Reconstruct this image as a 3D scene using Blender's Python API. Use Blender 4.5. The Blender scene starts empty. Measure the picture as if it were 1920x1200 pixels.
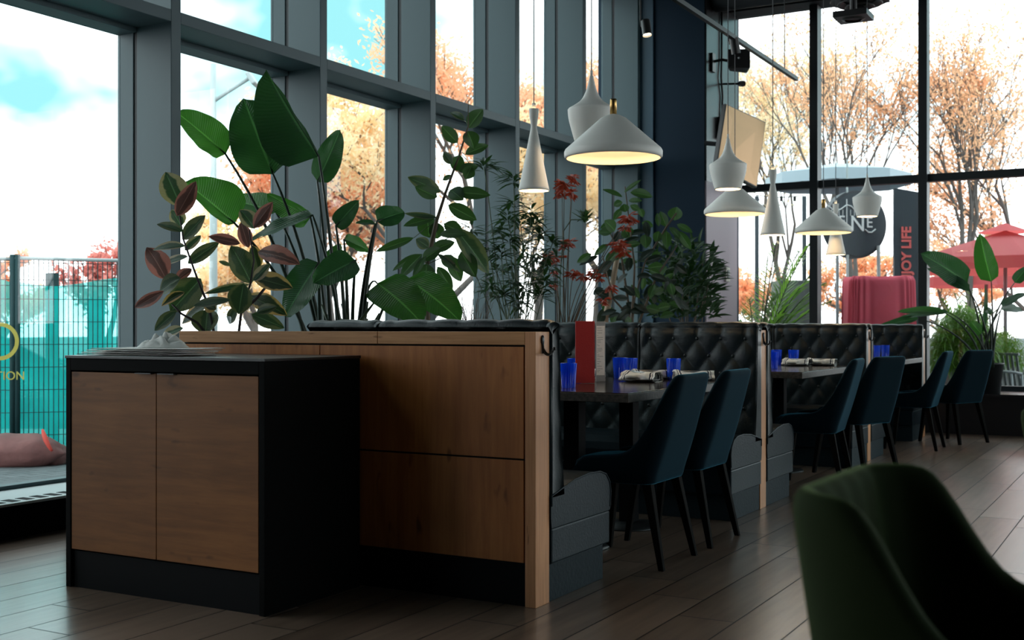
import bpy, math, random
from mathutils import Vector, Matrix, noise
C = bpy.context.scene.collection
random.seed(7)
rnd = random.random
def U(a, b): return a + (b - a) * random.random()

# ------------------------------------------------------------------ camera
FPX, YAW, CH, HOR = 2210.0, math.radians(29.2), 1.05, 614.0
FW = Vector((-math.sin(YAW), math.cos(YAW), 0)); RT = Vector((math.cos(YAW), math.sin(YAW), 0))
cd = bpy.data.cameras.new('camera'); cam = bpy.data.objects.new('camera', cd); C.objects.link(cam)
cam.location = (0, 0, CH); cam.rotation_euler = (math.pi / 2, 0, YAW)
cd.sensor_width = 36; cd.lens = FPX / 1920 * 36; cd.shift_y = (HOR - 600) / 1920
cd.clip_start = .05; cd.clip_end = 300
cd.dof.use_dof = True; cd.dof.focus_distance = 5.6; cd.dof.aperture_fstop = 4.5
bpy.context.scene.camera = cam
vs = bpy.context.scene.view_settings
bpy.context.scene.display_settings.display_device = 'sRGB'
vs.view_transform = 'Standard'; vs.look = 'None'; vs.gamma = 1; vs.exposure = 0.65; vs.use_curve_mapping = False

# ------------------------------------------------------------------ world (bright overcast sky with cyan gaps)
w = bpy.data.worlds.new('sky'); bpy.context.scene.world = w; w.use_nodes = True
nt = w.node_tree; nt.nodes.clear()
def N(t, typ, **kw):
    n = t.nodes.new(typ)
    for k, v in kw.items():
        if k in n.inputs.keys(): n.inputs[k].default_value = v
        else: setattr(n, k, v)
    return n
tc = N(nt, 'ShaderNodeTexCoord')
mp = N(nt, 'ShaderNodeMapping'); mp.inputs['Scale'].default_value = (1.6, 1.6, 2.6); mp.inputs['Location'].default_value = (.35, .2, .45)
ns = N(nt, 'ShaderNodeTexNoise', Scale=1.5, Detail=5.0, Roughness=.55)
rp = N(nt, 'ShaderNodeValToRGB')
rp.color_ramp.elements[0].position = .42; rp.color_ramp.elements[0].color = (.115, .27, .285, 1)
rp.color_ramp.elements[1].position = .61; rp.color_ramp.elements[1].color = (1.1, 1.13, 1.15, 1)
bg = N(nt, 'ShaderNodeBackground', Strength=2.5); wo = N(nt, 'ShaderNodeOutputWorld')
nt.links.new(tc.outputs['Generated'], mp.inputs['Vector']); nt.links.new(mp.outputs[0], ns.inputs['Vector'])
sx_ = N(nt, 'ShaderNodeSeparateXYZ'); nt.links.new(tc.outputs['Generated'], sx_.inputs[0])
mr_ = N(nt, 'ShaderNodeMapRange'); mr_.inputs[1].default_value = .04; mr_.inputs[2].default_value = .16; mr_.inputs[3].default_value = .25; mr_.inputs[4].default_value = 0.0
nt.links.new(sx_.outputs[2], mr_.inputs[0]); ad_ = N(nt, 'ShaderNodeMath', operation='ADD'); nt.links.new(ns.outputs['Fac'], ad_.inputs[0]); nt.links.new(mr_.outputs[0], ad_.inputs[1])
nt.links.new(ad_.outputs[0], rp.inputs['Fac']); nt.links.new(rp.outputs[0], bg.inputs['Color']); nt.links.new(bg.outputs[0], wo.inputs[0])

# ------------------------------------------------------------------ helpers
def at(px, py, d):
    p = FW * d + RT * ((px - 960) / FPX * d); return Vector((p.x, p.y, CH + (HOR - py) / FPX * d))
def gnd(px, d, z=0.0):
    p = at(px, 0, d); p.z = z; return p
def on_y(px, y):            # x on the line of sight through column px where it meets plane y
    t = (px - 960) / FPX; s, c = math.sin(YAW), math.cos(YAW)
    return -y * (s - c * t) / (c + s * t)

def mat(name, col, rough=.5, metal=0., spec=.5, sheen=0, sheen_tint=None, coat=0, emit=None, estr=0, bump=None, vary=None, aniso=None):
    m = bpy.data.materials.new(name); m.use_nodes = True; t = m.node_tree; b = t.nodes['Principled BSDF']
    b.inputs['Base Color'].default_value = (*col, 1); b.inputs['Roughness'].default_value = rough
    b.inputs['Metallic'].default_value = metal; b.inputs['Specular IOR Level'].default_value = spec
    if sheen:
        b.inputs['Sheen Weight'].default_value = sheen; b.inputs['Sheen Roughness'].default_value = .35
        b.inputs['Sheen Tint'].default_value = (*(sheen_tint or (1, 1, 1)), 1)
    if coat: b.inputs['Coat Weight'].default_value = coat; b.inputs['Coat Roughness'].default_value = .15
    if emit: b.inputs['Emission Color'].default_value = (*emit, 1); b.inputs['Emission Strength'].default_value = estr
    if vary or bump:
        tcn = N(t, 'ShaderNodeTexCoord')
    if vary:   # (scale vector, amount dark colour)
        mpn = N(t, 'ShaderNodeMapping'); mpn.inputs['Scale'].default_value = vary[0]
        n = N(t, 'ShaderNodeTexNoise', Scale=1.0, Detail=6.0, Roughness=.6)
        r = N(t, 'ShaderNodeValToRGB'); r.color_ramp.elements[0].position = .3; r.color_ramp.elements[1].position = .72
        r.color_ramp.elements[0].color = (*vary[1], 1); r.color_ramp.elements[1].color = (*col, 1)
        t.links.new(tcn.outputs['Object'], mpn.inputs[0]); t.links.new(mpn.outputs[0], n.inputs['Vector'])
        t.links.new(n.outputs['Fac'], r.inputs[0]); t.links.new(r.outputs[0], b.inputs['Base Color'])
    if bump:
        n2 = N(t, 'ShaderNodeTexNoise', Scale=bump[0], Detail=4.0); bp = N(t, 'ShaderNodeBump', Strength=bump[1], Distance=.01)
        t.links.new(tcn.outputs['Object'], n2.inputs['Vector']); t.links.new(n2.outputs['Fac'], bp.inputs['Height']); t.links.new(bp.outputs[0], b.inputs['Normal'])
    return m

def wood(name, c1, c2, grain=(60, 60, 2.2), rough=.4, flecks=True):
    m = bpy.data.materials.new(name); m.use_nodes = True; t = m.node_tree; b = t.nodes['Principled BSDF']
    tcn = N(t, 'ShaderNodeTexCoord'); mpn = N(t, 'ShaderNodeMapping'); mpn.inputs['Scale'].default_value = grain
    n = N(t, 'ShaderNodeTexNoise', Scale=1.0, Detail=7.0, Roughness=.65, Distortion=.4)
    big = N(t, 'ShaderNodeTexNoise', Scale=2.3, Detail=3.0)
    r = N(t, 'ShaderNodeValToRGB'); r.color_ramp.elements[0].position = .28; r.color_ramp.elements[1].position = .68
    r.color_ramp.elements[0].color = (*c2, 1); r.color_ramp.elements[1].color = (*c1, 1)
    mx = N(t, 'ShaderNodeMixRGB', blend_type='MULTIPLY'); mx.inputs[0].default_value = .55
    r2 = N(t, 'ShaderNodeValToRGB'); r2.color_ramp.elements[0].position = .3; r2.color_ramp.elements[0].color = (.55, .5, .45, 1); r2.color_ramp.elements[1].position = .65
    t.links.new(tcn.outputs['Object'], mpn.inputs[0]); t.links.new(mpn.outputs[0], n.inputs['Vector']); t.links.new(tcn.outputs['Object'], big.inputs['Vector'])
    t.links.new(n.outputs['Fac'], r.inputs[0]); t.links.new(big.outputs['Fac'], r2.inputs[0])
    t.links.new(r.outputs[0], mx.inputs[1]); t.links.new(r2.outputs[0], mx.inputs[2])
    out = mx.outputs[0]
    if flecks:
        mp3 = N(t, 'ShaderNodeMapping'); mp3.inputs['Scale'].default_value = tuple(g * .55 if g > 10 else g * 2.6 for g in grain)
        n3 = N(t, 'ShaderNodeTexNoise', Scale=1.0, Detail=2.0)
        r3 = N(t, 'ShaderNodeValToRGB'); r3.color_ramp.elements[0].position = .25; r3.color_ramp.elements[0].color = (.35, .3, .25, 1); r3.color_ramp.elements[1].position = .33
        m3 = N(t, 'ShaderNodeMixRGB', blend_type='MULTIPLY'); m3.inputs[0].default_value = .8
        t.links.new(tcn.outputs['Object'], mp3.inputs[0]); t.links.new(mp3.outputs[0], n3.inputs['Vector']); t.links.new(n3.outputs['Fac'], r3.inputs[0])
        t.links.new(out, m3.inputs[1]); t.links.new(r3.outputs[0], m3.inputs[2]); out = m3.outputs[0]
    t.links.new(out, b.inputs['Base Color']); b.inputs['Roughness'].default_value = rough; b.inputs['Specular IOR Level'].default_value = .22 if rough > .3 else .5
    return m

def leafmat(name, col, back=None, trans=.35, rough=.35, edge=None, vein=True):
    """leaf: diffuse/gloss mixed with translucency, UV x across (-1..1 -> 0..1), UV y along"""
    m = bpy.data.materials.new(name); m.use_nodes = True; t = m.node_tree; b = t.nodes['Principled BSDF']; o = t.nodes['Material Output']
    uv = N(t, 'ShaderNodeTexCoord'); sp = N(t, 'ShaderNodeSeparateXYZ'); t.links.new(uv.outputs['UV'], sp.inputs[0])
    a = N(t, 'ShaderNodeMath', operation='SUBTRACT'); a.inputs[1].default_value = .5; t.links.new(sp.outputs[0], a.inputs[0])
    ab = N(t, 'ShaderNodeMath', operation='ABSOLUTE'); t.links.new(a.outputs[0], ab.inputs[0])
    out = N(t, 'ShaderNodeRGB'); out.outputs[0].default_value = (*col, 1); out = out.outputs[0]
    nz = N(t, 'ShaderNodeTexNoise', Scale=9.0, Detail=3.0); t.links.new(uv.outputs['Object'], nz.inputs['Vector'])
    if edge:
        ad = N(t, 'ShaderNodeMath', operation='MULTIPLY_ADD'); ad.inputs[1].default_value = .75; t.links.new(nz.outputs['Fac'], ad.inputs[0]); t.links.new(ab.outputs[0], ad.inputs[2])
        rr = N(t, 'ShaderNodeValToRGB'); rr.color_ramp.elements[0].position = .63; rr.color_ramp.elements[1].position = .70
        t.links.new(ad.outputs[0], rr.inputs[0]); mx = N(t, 'ShaderNodeMixRGB'); mx.inputs[2].default_value = (*edge, 1)
        t.links.new(rr.outputs[0], mx.inputs[0]); t.links.new(out, mx.inputs[1]); out = mx.outputs[0]
    if vein:
        rv = N(t, 'ShaderNodeValToRGB'); rv.color_ramp.elements[0].position = .012; rv.color_ramp.elements[0].color = (1, 1, 1, 1); rv.color_ramp.elements[1].position = .03; rv.color_ramp.elements[1].color = (0, 0, 0, 1)
        t.links.new(ab.outputs[0], rv.inputs[0]); mv = N(t, 'ShaderNodeMixRGB'); mv.inputs[2].default_value = (*(min(1, c * 2.2 + .03) for c in col), 1)
        t.links.new(rv.outputs[0], mv.inputs[0]); t.links.new(out, mv.inputs[1]); out = mv.outputs[0]
        wv = N(t, 'ShaderNodeTexWave', Scale=1.0, Distortion=.6); cb = N(t, 'ShaderNodeCombineXYZ')
        m1 = N(t, 'ShaderNodeMath', operation='MULTIPLY_ADD'); m1.inputs[1].default_value = 9.0; m2 = N(t, 'ShaderNodeMath', operation='MULTIPLY'); m2.inputs[1].default_value = -3.0
        t.links.new(ab.outputs[0], m2.inputs[0]); t.links.new(sp.outputs[1], m1.inputs[0]); t.links.new(m2.outputs[0], m1.inputs[2]); t.links.new(m1.outputs[0], cb.inputs[0])
        t.links.new(cb.outputs[0], wv.inputs['Vector']); bp = N(t, 'ShaderNodeBump', Strength=.35, Distance=.01)
        t.links.new(wv.outputs['Fac'], bp.inputs['Height']); t.links.new(bp.outputs[0], b.inputs['Normal'])
    t.links.new(out, b.inputs['Base Color']); b.inputs['Roughness'].default_value = rough
    if trans:
        tr = N(t, 'ShaderNodeBsdfTranslucent'); hs = N(t, 'ShaderNodeMixRGB', blend_type='MULTIPLY'); hs.inputs[0].default_value = 1
        hs.inputs[2].default_value = (1.5, 1.9, .7, 1) if col[1] > col[0] else (1.25, 1.1, 1., 1)
        t.links.new(out, hs.inputs[1]); t.links.new(hs.outputs[0], tr.inputs['Color'])
        ms = N(t, 'ShaderNodeMixShader'); ms.inputs[0].default_value = trans
        t.links.new(b.outputs[0], ms.inputs[1]); t.links.new(tr.outputs[0], ms.inputs[2]); t.links.new(ms.outputs[0], o.inputs[0])
    return m

def glass(name, tint=(1, 1, 1), f=.12, rough=0.0):
    m = bpy.data.materials.new(name); m.use_nodes = True; t = m.node_tree; t.nodes.clear()
    o = N(t, 'ShaderNodeOutputMaterial'); tr = N(t, 'ShaderNodeBsdfTransparent'); tr.inputs[0].default_value = (*tint, 1)
    gl = N(t, 'ShaderNodeBsdfGlossy'); gl.inputs['Roughness'].default_value = rough; fr = N(t, 'ShaderNodeLayerWeight', Blend=.5); pw = N(t, 'ShaderNodeMath', operation='POWER'); pw.inputs[1].default_value = 5.0
    ma = N(t, 'ShaderNodeMath', operation='MULTIPLY_ADD'); ma.inputs[1].default_value = .9; ma.inputs[2].default_value = f * .35
    t.links.new(fr.outputs['Facing'], pw.inputs[0]); t.links.new(pw.outputs[0], ma.inputs[0])
    ms = N(t, 'ShaderNodeMixShader'); t.links.new(ma.outputs[0], ms.inputs[0]); t.links.new(tr.outputs[0], ms.inputs[1]); t.links.new(gl.outputs[0], ms.inputs[2]); t.links.new(ms.outputs[0], o.inputs[0])
    return m

ORI = {}
class MB:
    def __init__(s): s.v = []; s.f = []; s.uv = {}; s.fm = []
    def add(s, vs, fs, uvs=None):
        o = len(s.v); s.v += [Vector(p) for p in vs]
        for k, f in enumerate(fs):
            if uvs: s.uv[len(s.f)] = [uvs[i] for i in f]
            s.f.append([i + o for i in f])
    def box(s, x0, y0, z0, x1, y1, z1):
        s.add([(x0,y0,z0),(x1,y0,z0),(x1,y1,z0),(x0,y1,z0),(x0,y0,z1),(x1,y0,z1),(x1,y1,z1),(x0,y1,z1)],
              [(0,3,2,1),(4,5,6,7),(0,1,5,4),(1,2,6,5),(2,3,7,6),(3,0,4,7)])
    def hexa(s, p):   # 8 points same order as box
        s.add(p, [(0,3,2,1),(4,5,6,7),(0,1,5,4),(1,2,6,5),(2,3,7,6),(3,0,4,7)])
    def bar(s, a, b, wx, wz, up=(0, 0, 1)):
        a, b = Vector(a), Vector(b); d = (b - a).normalized(); u = Vector(up)
        if abs(d.dot(u)) > .98: u = Vector((0, 1, 0))
        sd = d.cross(u).normalized(); u2 = sd.cross(d)
        P = []
        for q in (a, b):
            for i, j in ((-1,-1),(1,-1),(1,1),(-1,1)): P.append(q + sd * i * wx / 2 + u2 * j * wz / 2)
        s.add(P, [(3,2,1,0),(4,5,6,7),(0,1,5,4),(1,2,6,5),(2,3,7,6),(3,0,4,7)])
    def tube(s, pts, r, n=8, cap=True):
        pts = [Vector(p) for p in pts]; m = len(pts)
        if not hasattr(r, '__len__'): r = [r] * m
        ref = None; vs = []
        for i, p in enumerate(pts):
            d = (pts[min(i + 1, m - 1)] - pts[max(i - 1, 0)])
            d = d.normalized() if d.length > 1e-9 else Vector((0, 0, 1))
            if ref is None: ref = Vector((1, 0, 0)) if abs(d.x) < .8 else Vector((0, 1, 0))
            ref = (ref - d * ref.dot(d)).normalized(); q = d.cross(ref)
            for k in range(n):
                a = 2 * math.pi * k / n; vs.append(p + (ref * math.cos(a) + q * math.sin(a)) * r[i])
        fs = [(i*n+k, i*n+(k+1)%n, (i+1)*n+(k+1)%n, (i+1)*n+k) for i in range(m-1) for k in range(n)]
        if cap: fs += [tuple(range(n))[::-1], tuple(range((m-1)*n, m*n))]
        s.add(vs, fs)
    def lathe(s, prof, c=(0, 0, 0), n=32, cap=False):
        c = Vector(c); m = len(prof); vs = []
        for r, z in prof:
            for k in range(n):
                a = 2 * math.pi * k / n; vs.append(c + Vector((r * math.cos(a), r * math.sin(a), z)))
        fs = [(i*n+k, i*n+(k+1)%n, (i+1)*n+(k+1)%n, (i+1)*n+k) for i in range(m-1) for k in range(n)]
        if cap: fs += [tuple(range(n))[::-1], tuple(range((m-1)*n, m*n))]
        s.add(vs, fs)
    def grid(s, fn, nu, nv, closeu=False):
        vs = [fn(i / nu, j / nv) for j in range(nv + 1) for i in range(nu + 1)]
        uv = [(i / nu, j / nv) for j in range(nv + 1) for i in range(nu + 1)]
        fs = [(j*(nu+1)+i, j*(nu+1)+i+1, (j+1)*(nu+1)+i+1, (j+1)*(nu+1)+i) for j in range(nv) for i in range(nu)]
        s.add(vs, fs, uv)
    def ball(s, c, r, n=10, sc=(1, 1, 1)):
        c = Vector(c)
        def f(u, v):
            a = 2 * math.pi * u; b = math.pi * (v - .5)
            return c + Vector((math.cos(a) * math.cos(b) * r * sc[0], math.sin(a) * math.cos(b) * r * sc[1], math.sin(b) * r * sc[2]))
        s.grid(f, n * 2, n)
    def build(s, name, m, parent=None, smooth=False, bevel=0, sub=0, weld=False):
        o0 = ORI.get(parent.name, Vector()) if parent else Vector()
        me = bpy.data.meshes.new(name); me.from_pydata([tuple(p - o0) for p in s.v], [], s.f)
        if s.uv:
            ul = me.uv_layers.new(name='UVMap'); li = 0
            for i, f in enumerate(s.f):
                for k in range(len(f)):
                    if i in s.uv: ul.data[li].uv = s.uv[i][k]
                    li += 1
        if isinstance(m, (list, tuple)):
            for q in m: me.materials.append(q)
        elif m: me.materials.append(m)
        me.update()
        if smooth: me.shade_smooth()
        o = bpy.data.objects.new(name, me); C.objects.link(o)
        if parent: o.parent = parent; ORI[o.name] = o0
        if weld: md = o.modifiers.new('w', 'WELD'); md.merge_threshold = .0002
        if bevel:
            md = o.modifiers.new('b', 'BEVEL'); md.width = bevel; md.segments = 2; md.limit_method = 'ANGLE'; md.angle_limit = .7
        if sub: md = o.modifiers.new('s', 'SUBSURF'); md.levels = sub; md.render_levels = sub
        return o

def tag(o, label, cat, group=None):
    o['label'] = label; o['category'] = cat
    if group: o['group'] = group
    return o
def thing(name, label, cat, loc=(0, 0, 0), group=None):
    o = bpy.data.objects.new(name, None); C.objects.link(o); o.location = loc; o.empty_display_size = .1
    ORI[o.name] = Vector(loc); return tag(o, label, cat, group)
def struct(o): o['kind'] = 'structure'; return o
def sempty(name, loc=(0, 0, 0)):
    o = bpy.data.objects.new(name, None); C.objects.link(o); o.location = loc; ORI[o.name] = Vector(loc); return struct(o)
def copy_tree(o, parent=None):
    c = o.copy(); C.objects.link(c)
    if parent: c.parent = parent
    for ch in list(o.children): copy_tree(ch, c)
    return c
def place(root, loc, rz=0, label=None, group=None, first=False):
    r = root if first else copy_tree(root)
    r.location = loc; r.rotation_euler = (0, 0, rz)
    if label: r['label'] = label
    if group: r['group'] = group
    return r
def lamp(name, loc, power, col=(1, .72, .42), r=.02, parent=None):
    l = bpy.data.lights.new(name, 'POINT'); l.energy = power; l.color = col; l.shadow_soft_size = r
    o = bpy.data.objects.new(name, l); C.objects.link(o); o.location = Vector(loc) - (ORI.get(parent.name, Vector()) if parent else Vector())
    if parent: o.parent = parent
    return o
def bez(a, b, c, n=8):
    a, b, c = Vector(a), Vector(b), Vector(c)
    return [a * (1-t)**2 + b * 2*t*(1-t) + c * t*t for t in [i / n for i in range(n + 1)]]

# ------------------------------------------------------------------ materials
M = {}
M['frame'] = mat('painted_aluminium', (.068, .112, .125), .5)
M['frame_dark'] = mat('dark_gasket', (.012, .016, .02), .5)
M['endframe'] = mat('dark_endframe', (.02, .026, .03), .45)
M['pane'] = glass('window_glass', (.97, .985, .985), .1)
M['navy'] = mat('navy_paint', (.006, .022, .042), .6, spec=.2)
M['navy2'] = mat('navy_paint_light', (.035, .085, .125), .5)
M['black_gloss'] = mat('black_gloss_panel', (.02, .019, .021), .25, spec=.3)
M['lav'] = mat('lavender_wall', (.36, .28, .33), .45)
M['ceil'] = mat('dark_ceiling', (.02, .024, .028), .8)
M['wall'] = mat('dark_wall', (.03, .03, .032), .8)
M['maple'] = wood('maple_veneer', (.50, .185, .052), (.32, .105, .028), (26, 26, 2.0), .42)
M['maple_edge'] = wood('maple_edge', (.70, .34, .17), (.50, .22, .10), (70, 70, 3), .4)
M['maple_cap'] = wood('maple_cap', (.60, .30, .13), (.42, .19, .07), (3, 70, 70), .4)
M['door'] = wood('cabinet_maple', (.33, .125, .036), (.20, .072, .02), (2.2, 26, 26), .45)
M['black'] = mat('black_steel', (.003, .003, .003), .6, spec=.04, bump=(40, .1))
M['blacktop'] = mat('black_laminate', (.012, .012, .013), .3, vary=((9, 9, 9), (.007, .007, .008)))
M['toe'] = mat('black_toe_kick', (.004, .004, .005), .7, spec=.1)
M['leather'] = mat('black_leather', (.006, .012, .015), .34, spec=.4, bump=(120, .12))
M['leather2'] = mat('black_leather_seat', (.006, .013, .018), .42, spec=.12, bump=(90, .15))
M['toegrey'] = mat('grey_vinyl_base', (.013, .022, .027), .6, spec=.12, bump=(60, .2))
M['teal'] = mat('teal_velvet', (.001, .006, .010), .8, spec=.05, sheen=.42, sheen_tint=(.10, .46, .68))
M['green'] = mat('green_velvet', (.014, .021, .008), .85, spec=.05, sheen=.30, sheen_tint=(.40, .55, .22))
M['legs'] = mat('black_wood_leg', (.006, .005, .0045), .8, spec=.05)
M['tabletop'] = wood('dark_tabletop', (.045, .026, .020), (.022, .014, .012), (4, 60, 60), .16, False)
M['tableedge'] = mat('dark_table_edge', (.10, .075, .06), .5, vary=((60, 60, 60), (.02, .015, .012)))
M['white'] = mat('white_enamel', (.86, .84, .79), .5)
M['inner'] = mat('inner_enamel', (.85, .78, .66), .5)
M['brass'] = mat('brass', (.55, .33, .12), .3, 1)
M['cord'] = mat('grey_cord', (.10, .10, .11), .6)
M['bulb'] = mat('lit_bulb', (1, .9, .7), .3, emit=(1, .80, .52), estr=14)
M['cobalt'] = glass('cobalt_glass', (.10, .26, .95), .2, .05)
_t = M['cobalt'].node_tree; _m = [n for n in _t.nodes if n.type == 'MIX_SHADER'][0]; _tr = [n for n in _t.nodes if n.type == 'BSDF_TRANSPARENT'][0]
_d = N(_t, 'ShaderNodeBsdfDiffuse'); _d.inputs[0].default_value = (.010, .085, .42, 1); _l = N(_t, 'ShaderNodeBsdfTranslucent'); _l.inputs[0].default_value = (.010, .095, .40, 1)
_a = N(_t, 'ShaderNodeAddShader'); _x = N(_t, 'ShaderNodeMixShader'); _x.inputs[0].default_value = .5
_t.links.new(_d.outputs[0], _a.inputs[0]); _t.links.new(_l.outputs[0], _a.inputs[1]); _t.links.new(_tr.outputs[0], _x.inputs[1]); _t.links.new(_a.outputs[0], _x.inputs[2]); _t.links.new(_x.outputs[0], _m.inputs[1])
M['clear'] = glass('clear_glass', (.80, .84, .84), .16, .05)
M['linen'] = mat('white_linen', (.66, .65, .62), .8, bump=(30, .4))
M['paper'] = mat('paper', (.9, .88, .84), .7)
M['red'] = mat('red_linen_menu', (.42, .022, .022), .55, bump=(200, .2))
M['grey_print'] = mat('grey_print', (.35, .36, .37), .7)
M['steel'] = mat('brushed_steel', (.45, .46, .47), .35, 1)
M['blackmetal'] = mat('matt_black_metal', (.015, .015, .016), .4)
M['cable'] = mat('black_cable', (.01, .01, .01), .5)
M['soil'] = mat('potting_soil', (.02, .014, .01), .9, bump=(40, 1))
M['stem_g'] = mat('green_stem', (.045, .07, .025), .5)
M['stem_d'] = mat('dark_stem', (.016, .03, .018), .4)
M['stem_b'] = mat('brown_stem', (.10, .07, .045), .7)
M['stem_cane'] = mat('tan_cane', (.35, .25, .17), .7)
M['stem_p'] = mat('dark_purple_stem', (.03, .018, .02), .6)
M['banana'] = leafmat('bird_of_paradise_leaf', (.028, .085, .042), trans=.32, rough=.33)
M['banana2'] = leafmat('bird_of_paradise_leaf_bright', (.035, .11, .03), trans=.42, rough=.33)
M['rub_v'] = leafmat('rubber_variegated', (.045, .09, .06), edge=(.42, .33, .26), trans=.2)
M['rub_y'] = leafmat('rubber_cream_edge', (.025, .045, .022), edge=(.60, .36, .17), trans=.2)
M['rub_r'] = leafmat('rubber_pink', (.13, .065, .055), edge=(.48, .20, .16), trans=.2)
M['rub_g'] = leafmat('rubber_green', (.04, .075, .045), edge=(.13, .14, .085), trans=.2)
M['ficus'] = leafmat('ficus_leaf', (.04, .085, .035), trans=.32)
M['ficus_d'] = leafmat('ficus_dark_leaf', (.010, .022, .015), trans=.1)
M['lance'] = leafmat('narrow_leaf', (.03, .07, .028), trans=.25, vein=False)
M['spiky'] = leafmat('spiky_leaf', (.014, .045, .010), trans=.2, rough=.55, vein=False)
M['redleaf'] = leafmat('red_leaf', (.36, .05, .02), trans=.35, vein=False)
M['palm'] = leafmat('palm_leaf', (.14, .22, .06), trans=.5, vein=False)
M['fern'] = leafmat('fern_leaf', (.10, .19, .03), trans=.45, vein=False)
M['bark'] = mat('grey_bark', (.15, .13, .12), .9)
M['lf_or'] = leafmat('orange_leaf', (.92, .62, .42), trans=.5, rough=.8, vein=False)
M['lf_or2'] = leafmat('amber_leaf', (.98, .64, .40), trans=.5, rough=.8, vein=False)
M['lf_ye'] = leafmat('yellow_leaf', (.95, .84, .60), trans=.5, rough=.8, vein=False)
M['lf_re'] = leafmat('pinkish_red_leaf', (.80, .36, .32), trans=.5, rough=.8, vein=False)
M['concrete'] = mat('grey_concrete', (.27, .27, .27), .8, vary=((6, 6, 1), (.17, .17, .17)))
M['canopy_red'] = leafmat('red_canopy', (.70, .16, .17), trans=.5, rough=.8, vein=False)
M['drape_red'] = mat('red_drape', (.60, .06, .10), .7)
M['canopy_pale'] = mat('pale_canopy', (.50, .60, .66), .8)
M['signdark'] = mat('charcoal_sign', (.030, .040, .052), .5)
M['signrim'] = mat('sign_rim', (.020, .024, .032), .4)
M['signwhite'] = mat('white_lettering', (.8, .82, .82), .5)
M['signred'] = mat('red_lettering', (.75, .13, .12), .5)
M['outmetal'] = mat('grey_outdoor_metal', (.22, .23, .24), .45, .3)
M['sand'] = mat('faded_red_sandbag', (.30, .12, .11), .8, bump=(18, .8), vary=((5, 5, 5), (.20, .085, .08)))
M['sandred'] = mat('bright_red_tie', (.62, .06, .04), .7)
M['fencewire'] = mat('dark_fence_wire', (.008, .05, .055), .6)
M['sill'] = mat('white_sill', (.55, .60, .60), .5)
M['yellow'] = mat('yellow_print', (.55, .45, .08), .7)
M['lamp_post'] = mat('galvanised_post', (.52, .58, .58), .6)

# translucent teal scrim
def scrim():
    m = bpy.data.materials.new('teal_scrim'); m.use_nodes = True; t = m.node_tree; t.nodes.clear()
    o = N(t, 'ShaderNodeOutputMaterial'); tr = N(t, 'ShaderNodeBsdfTransparent'); tr.inputs[0].default_value = (.45, 1, .95, 1)
    df = N(t, 'ShaderNodeBsdfDiffuse'); df.inputs[0].default_value = (.01, .34, .32, 1); tl = N(t, 'ShaderNodeBsdfTranslucent'); tl.inputs[0].default_value = (.01, .40, .37, 1)
    a = N(t, 'ShaderNodeAddShader'); ms = N(t, 'ShaderNodeMixShader')
    tcn = N(t, 'ShaderNodeTexCoord'); n = N(t, 'ShaderNodeTexNoise', Scale=2.2, Detail=4.0); r = N(t, 'ShaderNodeMapRange')
    r.inputs[1].default_value = .35; r.inputs[2].default_value = .65; r.inputs[3].default_value = .72; r.inputs[4].default_value = .5
    t.links.new(tcn.outputs['Object'], n.inputs['Vector']); t.links.new(n.outputs['Fac'], r.inputs[0]); t.links.new(r.outputs[0], ms.inputs[0])
    t.links.new(df.outputs[0], a.inputs[0]); t.links.new(tl.outputs[0], a.inputs[1]); t.links.new(tr.outputs[0], ms.inputs[1]); t.links.new(a.outputs[0], ms.inputs[2]); t.links.new(ms.outputs[0], o.inputs[0])
    return m
M['scrim'] = scrim()

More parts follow.
